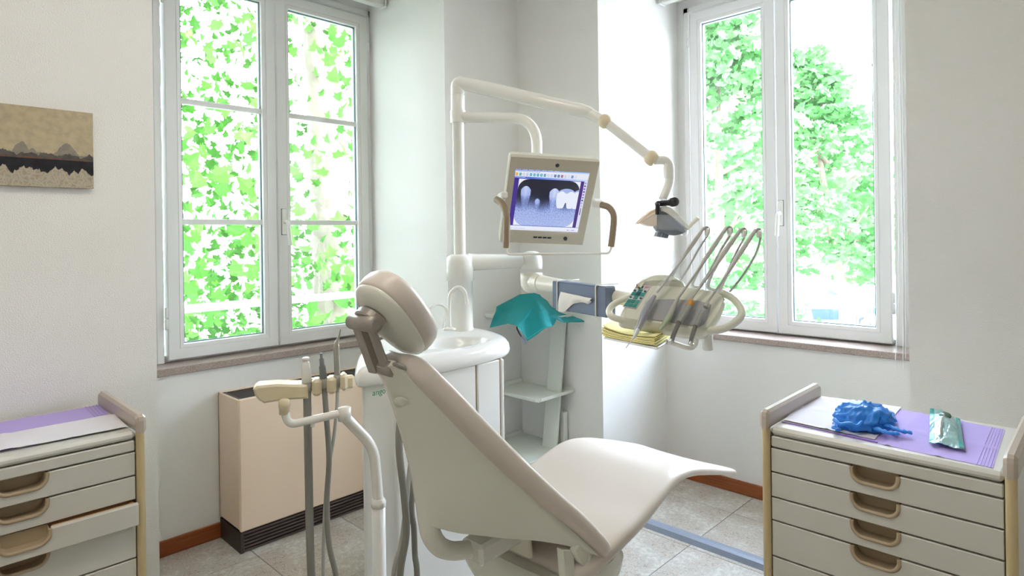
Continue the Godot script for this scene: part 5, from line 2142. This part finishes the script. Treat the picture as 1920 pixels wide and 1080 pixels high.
func pouch() -> void:
	var q := [on_y(1742, 836, 0.954), on_y(1808, 848, 0.954), on_y(1800, 790, 0.954), on_y(1744, 783, 0.954)]
	var t := thing("sterile_pouch", "crinkled turquoise plastic pouch lying on the lavender bib", "pouch", q[0].lerp(q[2], 0.5))
	var ns := FastNoiseLite.new()
	ns.seed = 40
	ns.frequency = 14.0
	ns.fractal_type = FastNoiseLite.FRACTAL_RIDGED
	var pos := func(u: float, v: float) -> Vector3:
		var p: Vector3 = q[0].lerp(q[1], u).lerp(q[3].lerp(q[2], u), v)
		p.y = 0.956 + 0.030 * sin(PI * u) * sin(PI * clampf(v * 1.05, 0, 1)) + 0.022 * pow(v, 4.0) * (1.0 - u) + 0.010 * ns.get_noise_3d(p.x, p.z, 0.3) * (0.3 + sin(PI * u)) + 0.004
		return p
	var film := mat("pouch_film", hexc("a9d9da"), 0.12)
	film.clearcoat_enabled = true
	film.clearcoat = 0.8
	var s := Shape.new()
	grid_sheet(s, 34, 34, pos, 0.0012)
	obj("film", s, film, t)
	for e in 2:
		s = Shape.new()
		var fn := func(u: float, v: float) -> Vector3:
			return pos.call(u * 0.14 if e == 0 else 1.0 - u * 0.14, v * 0.98 + 0.01) + Vector3(0, 0.0012, 0)
		grid_sheet(s, 6, 30, fn, 0.0006)
		obj("teal_seal", s, mat("pouch_teal", hexc("48b5b4"), 0.2), t)
	s = Shape.new()
	var dp: Vector3 = pos.call(0.5, 0.70)
	lathe(s, [Vector2(0.0, 0.0), Vector2(0.016, 0.0), Vector2(0.015, 0.004), Vector2(0.0, 0.005)], axis_xf(dp + Vector3(0, 0.002, 0), Vector3(-0.35, 1, 0.1)), 20)
	obj("dark_disc", s, mat("disc_dark", hexc("4b6a5a"), 0.3), t)
	s = Shape.new()
	tube(s, catmull([pos.call(0.32, 0.10) + Vector3(0, 0.003, 0), pos.call(0.36, 0.35) + Vector3(0, 0.004, 0), pos.call(0.46, 0.6) + Vector3(0, 0.003, 0)], 6), [0.004, 0.004, 0.0045, 0.0045, 0.005, 0.005, 0.005, 0.005, 0.0045, 0.004, 0.004, 0.0035, 0.003], 10)
	obj("steel_tool", s, mat("chrome"), t)


func fill_lamps() -> void:  # unseen lamps with glowing diffusers, added as soft fill for the room
	for q in [[-0.25, -0.95], [0.95, -1.2]]:
		var c := Vector3(q[0], CEIL, q[1])
		var t := thing("fill_lamp", "white rectangular ceiling lamp added unseen for fill light near the picture wall" if q[0] < 0.5 else "white rectangular ceiling lamp added unseen for fill light in the room middle", "ceiling lamp", c)
		var s := Shape.new()
		box2(s, c + Vector3(-0.62, -0.07, -0.16), c + Vector3(0.62, 0, 0.16), 0.01)
		obj("casing", s, mat("enamel_white"), t)
		s = Shape.new()
		box2(s, c + Vector3(-0.58, -0.078, -0.13), c + Vector3(0.58, -0.068, 0.13), 0.003)
		var em := mat("fill_diffuser", hexc("f4f2ec"), 0.5)
		em.emission_enabled = true
		em.emission = Color(1, 0.97, 0.92)
		em.emission_energy_multiplier = 1.2
		obj("fill_diffuser", s, em, t)
		var a := AreaLight3D.new()
		a.name = "fill_lamp_light"
		a.area_size = Vector2(1.14, 0.24)
		a.light_color = Color(1.0, 0.95, 0.89)
		a.light_energy = FILL_ENERGY
		a.area_range = 12.0
		a.area_attenuation = 2.0
		a.shadow_enabled = true
		t.add_child(a)
		a.position = Vector3(0, -0.085, 0)
		a.rotation_degrees = Vector3(-90, 0, 0)

const FILL_ENERGY := 1.2


# ---------------- outside ----------------
func leaf_mesh(kind: int) -> ArrayMesh:
	var pts := PackedVector2Array()
	if kind == 0:     # lobed plane-tree leaf
		pts = PackedVector2Array([Vector2(0, -0.42), Vector2(0.2, -0.36), Vector2(0.42, -0.34), Vector2(0.34, -0.12), Vector2(0.56, 0.10), Vector2(0.30, 0.10), Vector2(0.20, 0.18), Vector2(0.18, 0.30), Vector2(0.0, 0.58), Vector2(-0.18, 0.30), Vector2(-0.20, 0.18), Vector2(-0.30, 0.10), Vector2(-0.56, 0.10), Vector2(-0.34, -0.12), Vector2(-0.42, -0.34), Vector2(-0.2, -0.36)])
	else:             # fan of leaflets
		for k in 5:
			var a := PI * 0.5 + (k - 2) * 0.62
			var d := Vector2(cos(a), sin(a))
			var o := Vector2(-d.y, d.x)
			pts.append_array(PackedVector2Array([d * 0.08 - o * 0.03, d * 0.42 - o * 0.13, d * 0.58, d * 0.42 + o * 0.13]))
		pts.append(Vector2(0, -0.05))
	var st := SurfaceTool.new()
	st.begin(Mesh.PRIMITIVE_TRIANGLES)
	st.set_smooth_group(0xFFFFFFFF)
	var f := func(p: Vector2) -> Vector3: return Vector3(p.x, p.y, 0.25 * absf(p.x) - 0.3 * p.y * p.y)
	var n := pts.size()
	for k in n:
		st.add_vertex(f.call(Vector2(0, -0.02)))
		st.add_vertex(f.call(pts[(k + 1) % n]))
		st.add_vertex(f.call(pts[k]))
	st.generate_normals()
	return st.commit()

func leaf_mat(key: String, c: Color, back: Color) -> StandardMaterial3D:
	var m := mat(key, c, 0.8)
	m.metallic_specular = 0.15
	m.backlight_enabled = true
	m.backlight = back
	m.vertex_color_use_as_albedo = true
	m.cull_mode = BaseMaterial3D.CULL_DISABLED
	return m

func leaf_xf(p: Vector3, size: float, r: RandomNumberGenerator) -> Transform3D:
	var b := Basis.from_euler(Vector3(r.randf_range(-1.25, 0.5), r.randf_range(0, TAU), r.randf_range(-0.9, 0.9)))
	return Transform3D(b.scaled(Vector3.ONE * size), p)

func foliage(parent: Node3D, mesh: ArrayMesh, m: Material, list: Array, cols: Array) -> void:
	var mm := MultiMesh.new()
	mm.transform_format = MultiMesh.TRANSFORM_3D
	mm.use_colors = true
	mm.mesh = mesh
	mm.instance_count = list.size()
	for i in list.size():
		var x: Transform3D = list[i]
		x.origin -= parent.position
		mm.set_instance_transform(i, x)
		mm.set_instance_color(i, cols[i])
	var o := MultiMeshInstance3D.new()
	o.name = "foliage"
	o.multimesh = mm
	o.material_override = m
	parent.add_child(o, true)
	tag(o, "", "", "", "stuff")

const GY := -2.3     # street level; the surgery is one floor up

func outside() -> void:
	var s := Shape.new()
	box2(s, Vector3(-40, GY - 0.3, -70), Vector3(80, GY, 40))
	var st := struct("ground", s, mat("asphalt", hexc("a7a49d"), 0.9), "pale sunlit street pavement")
	# the storey below the surgery, so that the room does not hover
	s = Shape.new()
	box2(s, Vector3(XB - 0.2, GY, ZO + 0.02), Vector3(XO - 0.02, -0.2, ZB + 0.2))
	struct("wall_below", s, mat("render_cream", hexc("d9cdb6"), 0.9), "cream rendered storey below the surgery")
	plane_tree()
	var shade_tree := thing("plane_tree", "unseen plane tree added to shade the left window, behind the picture wall", "tree", Vector3(-4.2, GY, -8.2))  # out-of-view tree, added to keep sky light off the left window reveal
	var nr := RandomNumberGenerator.new()
	nr.seed = 300
	s = Shape.new()
	tube(s, catmull([Vector3(-4.2, GY, -8.2), Vector3(-4.1, 1.5, -8.2), Vector3(-4.3, 5.5, -8.1), Vector3(-4.2, 9.0, -8.2)], 6), 0.26, 14)
	obj("trunk", s, mats["bark_pale"], shade_tree)
	var nl := []
	var nc := []
	for i in 4200:
		nl.append(leaf_xf(Vector3(nr.randf_range(-9.0, -0.7), nr.randf_range(-1.2, 12.0), nr.randf_range(-11.0, -5.0)), nr.randf_range(0.24, 0.40), nr))
		nc.append(Color(0.75, 0.9, 0.8).lerp(Color(1.2, 1.2, 1.15), nr.randf()))
	foliage(shade_tree, leaf_mesh(0), mats["leaf_plane"], nl, nc)
	var lm := leaf_mesh(1)
	street_tree("leafy chestnut tree beside the street building, crown cut by the sash", on_plane(1352, 500, FW * 16.0 + Vector3(0, EYE, 0), FW), 2.3, 7.6, lm, 1)
	street_tree("tall pointed chestnut tree growing behind the parked cars", on_plane(1579, 500, FW * 19.0 + Vector3(0, EYE, 0), FW), 2.3, 7.0, lm, 2, RT * -1.05)
	street_tree("pale small tree half hidden behind the pointed chestnut", on_plane(1612, 500, FW * 25.5 + Vector3(0, EYE, 0), FW), 1.2, 3.0, lm, 3)
	# hedge along the pavement
	var r := RandomNumberGenerator.new()
	r.seed = 9
	var hp := on_plane(1412, 560, FW * 14.0 + Vector3(0, EYE, 0), FW)
	var hd := thing("street_hedge", "bright low hedge beneath the chestnut tree", "hedge", Vector3(hp.x, GY, hp.z))
	var list := []
	var cols := []
	for i in 1500:
		var p := Vector3(hp.x + r.randf_range(-1.2, 1.2), GY + r.randf_range(0.0, 2.3), hp.z + r.randf_range(-1.0, 1.0))
		list.append(leaf_xf(p, r.randf_range(0.16, 0.26), r))
		cols.append(Color(1, 1, 1).lerp(Color(0.7, 0.85, 0.6), r.randf()))
	foliage(hd, lm, leaf_mat("leaf_street", Color(0.40, 0.58, 0.38), Color(0.42, 0.66, 0.38)), list, cols)
	s = Shape.new()
	for i in 5:
		tube(s, [Vector3(hp.x - 0.8 + i * 0.4, GY, hp.z), Vector3(hp.x - 0.7 + i * 0.35, GY + 1.8, hp.z + 0.2)], 0.03, 6)
	obj("stems", s, mat("bark"), hd)
	cars()
	buildings()


func plane_tree() -> void:
	var base := on_plane(618, 440, FW * 8.6 + Vector3(0, EYE, 0), FW)
	base.y = GY
	var t := thing("plane_tree", "big plane tree with mottled pale trunk outside the window", "tree", base)
	var bark := mat("bark_pale", Color.WHITE, 0.85)
	bark.albedo_texture = patches()
	bark.uv1_triplanar = true
	bark.uv1_world_triplanar = true
	bark.uv1_scale = Vector3.ONE * 0.6
	var s := Shape.new()
	var top := base + Vector3(-0.15, 8.2, 0.1)
	tube(s, catmull([base, base + Vector3(0.05, 2.5, 0), base + Vector3(0.0, 5.0, 0.0), base + Vector3(-0.08, 6.6, 0.05), top + Vector3(0, 1.5, 0)], 6), 0.27, 18)
	obj("trunk", s, bark, t)
	var r := RandomNumberGenerator.new()
	r.seed = 77
	var limbs := [[5.6, Vector3(1.4, 1.0, 0.9)], [6.4, Vector3(-0.9, 1.9, 0.3)], [5.2, Vector3(1.8, 0.7, -0.3)], [6.9, Vector3(0.9, 1.6, 1.0)], [7.4, Vector3(-1.8, 1.6, 0.8)], [4.6, Vector3(1.5, 0.9, -0.8)]]
	for l in limbs:
		s = Shape.new()
		var a: Vector3 = base + Vector3(0, l[0], 0)
		var d: Vector3 = l[1]
		tube(s, catmull([a, a + d * 0.35 + Vector3(0, 0.1, 0), a + d * 0.75 + Vector3(0, 0.05, 0), a + d * 1.25 + Vector3(0, 0.3, 0)], 6), [0.13, 0.125, 0.12, 0.115, 0.11, 0.105, 0.10, 0.095, 0.09, 0.085, 0.08, 0.075, 0.07, 0.065, 0.06, 0.055, 0.05, 0.045, 0.04], 10)
		obj("branch", s, bark, t)
	for i in 14:
		s = Shape.new()
		var a := Vector3(r.randf_range(0.8, 5.0), r.randf_range(-0.2, 5.0), r.randf_range(-7.4, -5.6))
		var d := Vector3(r.randf_range(-0.7, 0.7), r.randf_range(0.3, 1.2), r.randf_range(-0.3, 0.4))
		tube(s, catmull([a, a + d * 0.5 + Vector3(r.randf_range(-0.1, 0.1), 0, 0), a + d], 5), 0.012, 6)
		obj("twig", s, mat("bark", hexc("8f8672"), 0.9), t)
	# leaves: thin out round the trunk, dense elsewhere
	var mesh := leaf_mesh(0)
	var list := []
	var cn := FastNoiseLite.new()
	cn.seed = 6
	cn.frequency = 0.55
	var tries := 0
	while list.size() < 10500 and tries < 120000:
		tries += 1
		var p := Vector3(r.randf_range(-0.6, 7.2), r.randf_range(-1.6, 7.6), r.randf_range(-10.5, -5.2))
		var keep := 0.50 + 0.9 * cn.get_noise_3d(p.x, p.y, p.z)
		# gap in front of the trunk
		var off := Vector2(p.x - base.x * p.z / base.z, 0).length() * base.z / p.z
		if off < 0.5 and p.y > 1.9: keep *= 0.45
		if p.y < 1.4: keep += 0.3
		if r.randf() > keep: continue
		list.append([p, r.randf_range(0.09, 0.19)])
	# unseen crown above the window head, added to block sky light
	for i in 3600:
		list.append([Vector3(r.randf_range(-3.0, 8.0), r.randf_range(6.8, 13.0), r.randf_range(-11.5, -5.0)), r.randf_range(0.30, 0.48)])
	list.sort_custom(func(a, b): return a[1] / Vector2(a[0].x, a[0].z).length() > b[1] / Vector2(b[0].x, b[0].z).length())
	var greens := []
	for k in 5:
		var m := mat("leaf_plane_%d" % k, [Color(0.21, 0.37, 0.14), Color(0.25, 0.41, 0.16), Color(0.17, 0.32, 0.13), Color(0.30, 0.45, 0.21), Color(0.22, 0.385, 0.15)][k], 0.8)
		m.metallic_specular = 0.15
		m.backlight_enabled = true
		m.backlight = Color(0.29, 0.50, 0.17)
		m.cull_mode = BaseMaterial3D.CULL_DISABLED
		greens.append(m)
	var rest := []
	var cols := []
	var single := 0
	for l in list:
		var x := leaf_xf(l[0], l[1], r)
		# the 300 that show largest through the window are leaves of their own
		var q: Vector3 = l[0] - Vector3(0, EYE, 0)
		var tt := q.dot(FW)
		var px := PXC + F * q.dot(XC) / tt
		var py := PYC - F * q.dot(YC) / tt
		if single < 300 and px > 335 and px < 670 and py > -10 and py < 655:
			single += 1
			var o := MeshInstance3D.new()
			o.name = "leaf"
			o.mesh = mesh
			o.material_override = greens[single % 5]
			t.add_child(o, true)
			x.origin -= t.position
			o.transform = x
		else:
			rest.append(x)
			cols.append(Color(0.75, 0.9, 0.8).lerp(Color(1.2, 1.2, 1.15), r.randf()))
	foliage(t, mesh, leaf_mat("leaf_plane", Color(0.23, 0.39, 0.15), Color(0.29, 0.50, 0.17)), rest, cols)


func patches() -> ImageTexture:
	var n := FastNoiseLite.new()
	n.seed = 12
	n.noise_type = FastNoiseLite.TYPE_CELLULAR
	n.frequency = 0.03
	var im := Image.create(256, 256, false, Image.FORMAT_RGB8)
	for y in 256:
		for x in 256:
			var v := n.get_noise_2d(x * 1.4, y * 0.7)
			im.set_pixel(x, y, hexc("77715f").lerp(hexc("544e40"), clampf(v + 1.0, 0, 1)) if v < -0.55 else hexc("837d6e").lerp(hexc("645e50"), clampf(v + 0.6, 0, 1)))
	return ImageTexture.create_from_image(im)


func street_tree(label: String, at: Vector3, half: float, top: float, mesh: ArrayMesh, sd: int, lean := Vector3.ZERO) -> void:
	var base := Vector3(at.x, GY, at.z)
	var t := thing("chestnut_tree", label, "tree", base, 0.0, "trees along the street")
	var r := RandomNumberGenerator.new()
	r.seed = 100 + sd
	var s := Shape.new()
	var h := top - GY
	tube(s, catmull([base, base + Vector3(0.05, 1.6, 0.05), base + Vector3(-0.05, 3.2, 0.0) + lean * 0.2, base + Vector3(0, h * 0.85, 0) + lean * 0.85], 5), [0.20, 0.20, 0.19, 0.19, 0.18, 0.18, 0.17, 0.17, 0.16, 0.15, 0.14, 0.12, 0.10, 0.07, 0.05, 0.03], 12)
	obj("trunk", s, mat("bark_dark", hexc("7d6f62"), 0.9), t)
	for i in 7:
		s = Shape.new()
		var y := 2.6 + i * (h - 3.4) / 7.0
		var a := TAU * i * 0.38
		var d := Vector3(cos(a), 0.55, sin(a)) * half * 0.75
		var b0 := base + Vector3(0, y, 0) + lean * clampf((y - 2.2) / h, 0, 1)
		tube(s, catmull([b0, b0 + d * 0.5, b0 + Vector3(0, 0.15, 0) + d], 4), [0.07, 0.065, 0.06, 0.05, 0.045, 0.04, 0.03, 0.025, 0.02], 8)
		obj("branch", s, mat("bark_dark"), t)
	var list := []
	var cols := []
	# leaf tufts on the boughs
	for c in int(105 * half):
		var v := r.randf()
		v = pow(v, 0.8)
		var y := lerpf(2.3, h, v)
		var rad := half * (0.12 + 0.88 * pow(1.0 - v, 0.75) * smoothstep(-0.15, 0.25, v)) * (0.5 + 0.5 * sqrt(r.randf()))
		if v > 0.92: rad *= 0.5
		var a := r.randf() * TAU
		var cc := base + Vector3(cos(a) * rad, y, sin(a) * rad) + lean * v
		var tone := r.randf()
		for k in 20:
			var p := cc + Vector3(r.randfn() * 0.22, r.randfn() * 0.10, r.randfn() * 0.22)
			list.append(leaf_xf(p, r.randf_range(0.20, 0.36), r))
			cols.append(Color(0.62, 0.82, 0.6).lerp(Color(1.25, 1.2, 1.15), clampf(tone + r.randf_range(-0.2, 0.2), 0, 1)))
	foliage(t, mesh, leaf_mat("leaf_street", Color(0.40, 0.58, 0.38), Color(0.42, 0.66, 0.38)), list, cols)


func car(label: String, at: Vector3, turn: float, paint: Color) -> void:
	var t := thing("parked_car", label, "car", at, turn, "cars parked in the street")
	var pm := mat("paint_" + paint.to_html(false), paint, 0.25)
	pm.clearcoat_enabled = true
	var gl := mat("car_glass", hexc("3c4a50"), 0.1)
	# lower body and cabin as lofts along x
	var s := Shape.new()
	var rings := []
	for q in [[-2.0, 0.35, 0.62, 0.68], [-1.95, 0.28, 0.78, 0.76], [-1.2, 0.25, 0.84, 0.82], [0.0, 0.25, 0.88, 0.83], [0.9, 0.25, 0.86, 0.82], [1.8, 0.28, 0.74, 0.76], [1.98, 0.36, 0.62, 0.66]]:
		var ring := PackedVector3Array()
		for v in oval(q[3], (q[2] - q[1]) / 2, 4.0, 20):
			ring.append(Vector3(q[0], (q[1] + q[2]) / 2 + v.y, v.x))
		rings.append(ring)
	loft(s, rings)
	obj("body", s, pm, t)
	s = Shape.new()
	rings = []
	for q in [[-1.7, 0.80, 0.70], [-1.35, 1.22, 0.66], [-1.0, 1.40, 0.62], [0.0, 1.45, 0.62], [0.35, 1.38, 0.62], [0.95, 0.86, 0.70]]:
		var ring := PackedVector3Array()
		for v in [[-1, 0.70], [-1, q[1] - 0.10], [-0.92, q[1]], [0.92, q[1]], [1, q[1] - 0.10], [1, 0.70]]:
			ring.append(Vector3(q[0], minf(v[1], q[1]), v[0] * (q[2] if v[1] > 0.75 else 0.76)))
		rings.append(ring)
	loft(s, rings, true, true, false)
	var cab := obj("cabin", s, pm, t)
	for e in [-1.0, 1.0]:
		for w in [[-1.30, -0.42], [-0.34, 0.62]]:
			s = Shape.new()
			var cut := 0.26 if w[1] > 0 else 0.0
			prism(s, PackedVector2Array([Vector2(w[0], 0.88), Vector2(w[1], 0.88), Vector2(w[1] - cut, 1.30), Vector2(w[0] + 0.12, 1.30)]), Transform3D(Basis(Vector3.RIGHT, Vector3(0, 0.98, -e * 0.13), Vector3(0, 0, 1)), Vector3(0, 0.0, e * 0.83 - 0.012)), 0.02)
			obj("side_window", s, gl, cab)
	s = Shape.new()
	rbox(s, Vector3(0.70, 1.14, 0), Vector3(0.02, 0.62, 1.14), 0.0, Basis(Vector3(0, 0, 1), 0.86))
	obj("windscreen", s, gl, cab)
	s = Shape.new()
	rbox(s, Vector3(-1.48, 1.12, 0), Vector3(0.02, 0.42, 1.12), 0.0, Basis(Vector3(0, 0, 1), -0.68))
	obj("rear_window", s, gl, cab)
	for w in [[-1.25, -0.74], [1.25, -0.74], [-1.25, 0.74], [1.25, 0.74]]:
		s = Shape.new()
		lathe(s, [Vector2(0.16, -0.09), Vector2(0.30, -0.09), Vector2(0.31, 0.0), Vector2(0.30, 0.09), Vector2(0.16, 0.09)], Transform3D(Basis(Vector3.RIGHT, Vector3.BACK, Vector3.DOWN), Vector3(w[0], 0.31, w[1])), 20)
		obj("wheel", s, mat("tyre", hexc("222224"), 0.8), t)
	for e in [-1.0, 1.0]:
		s = Shape.new()
		rbox(s, Vector3(1.93, 0.62, e * 0.52), Vector3(0.08, 0.12, 0.24), 0.02)
		obj("headlight", s, mat("headlight_glass", hexc("d8dcdf"), 0.1), t)


func cars() -> void:
	var spec := [["white hatchback parked beside the chestnut trunk", 1528, 22.0, 0.62, hexc("e2e5e8")], ["green car parked behind the white hatchback", 1520, 27.0, 0.62, hexc("2f8f78")], ["silver car parked right of the chestnut trunk", 1672, 17.6, 0.62, hexc("aeb3bd")], ["dark green car parked behind the silver car", 1690, 22.0, 0.62, hexc("27463f")]]
	for q in spec:
		var p := on_plane(q[1], 560, FW * q[2] + Vector3(0, EYE, 0), FW)
		car(q[0], Vector3(p.x, GY, p.z), q[3], q[4])


func building(called: String, label: String, c: Vector3, size: Vector3, turn: float, wallc: Color, rows: int, per: int) -> void:
	var t := thing(called, label, "building", c, turn)
	var wm := mat("facade_" + wallc.to_html(false), wallc, 0.9)
	var s := Shape.new()
	box2(s, Vector3(-size.x / 2, 0, -size.z), Vector3(size.x / 2, size.y, 0))
	var w := obj("wall", s, wm, t)
	s = Shape.new()
	box2(s, Vector3(-size.x / 2 - 0.5, size.y, -size.z), Vector3(size.x / 2 + 0.5, size.y + 0.18, 0.55), 0.03)
	box2(s, Vector3(-size.x / 2 - 0.25, size.y - 0.35, -size.z), Vector3(size.x / 2 + 0.25, size.y - 0.12, 0.28), 0.03)
	obj("cornice", s, wm, t)
	s = Shape.new()
	box2(s, Vector3(-size.x / 2 - 0.12, 3.4, -size.z), Vector3(size.x / 2 + 0.12, 3.75, 0.16), 0.03)
	obj("string_course", s, wm, t)
	var dx := size.x / per
	for r in rows:
		for k in per:
			var x := -size.x / 2 + dx * (k + 0.5)
			var y := 1.0 + r * 3.3
			if y + 2.0 > size.y - 0.5: continue
			s = Shape.new()
			box2(s, Vector3(x - 0.65, y, -0.02), Vector3(x + 0.65, y + 1.9, 0.06), 0.02)
			var win := obj("window", s, mat("shutter_ochre", hexc("b08a72"), 0.8), w)
			s = Shape.new()
			box2(s, Vector3(x - 0.5, y + 0.12, 0.05), Vector3(x + 0.5, y + 1.78, 0.075))
			obj("pane", s, mat("far_glass", hexc("6c7880"), 0.15), win)
			if r > 0 and k % 2 == 0:
				s = Shape.new()
				box2(s, Vector3(x - 1.1, y - 0.2, 0), Vector3(x + 1.1, y - 0.06, 0.9), 0.02)
				var bal := obj("balcony", s, wm, t)
				s = Shape.new()
				for b in 12:
					box2(s, Vector3(x - 1.05 + b * 0.19, y - 0.06, 0.84), Vector3(x - 1.02 + b * 0.19, y + 0.9, 0.87))
				box2(s, Vector3(x - 1.08, y + 0.88, 0.83), Vector3(x + 1.08, y + 0.93, 0.88))
				obj("balustrade", s, mat("black_plastic"), bal)


func buildings() -> void:
	var f := -TH + 0.0
	var p := on_plane(1370, 400, FW * 34.0 + Vector3(0, EYE, 0), FW)
	building("apartment_building", "tall pale apartment block behind the chestnut with ochre windows", Vector3(p.x, GY, p.z), Vector3(8.5, 21.0, 8.0), -PI / 2, hexc("e3d8c8"), 6, 3)
	p = on_plane(1712, 400, FW * 29.0 + Vector3(0, EYE, 0), FW)
	building("street_house", "pale grey house with moulded cornice beside the parked cars", Vector3(p.x, GY, p.z), Vector3(6.0, 10.2, 8.0), -PI / 2, hexc("d6d6d6"), 3, 3)
	p = on_plane(520, 400, FW * 36.0 + Vector3(0, EYE, 0), FW)
	building("apartment_building", "white apartment block seen in gaps behind the plane tree", Vector3(p.x, GY, p.z), Vector3(16.0, 9.0, 8.0), 0.0001, hexc("e9e4da"), 3, 5)
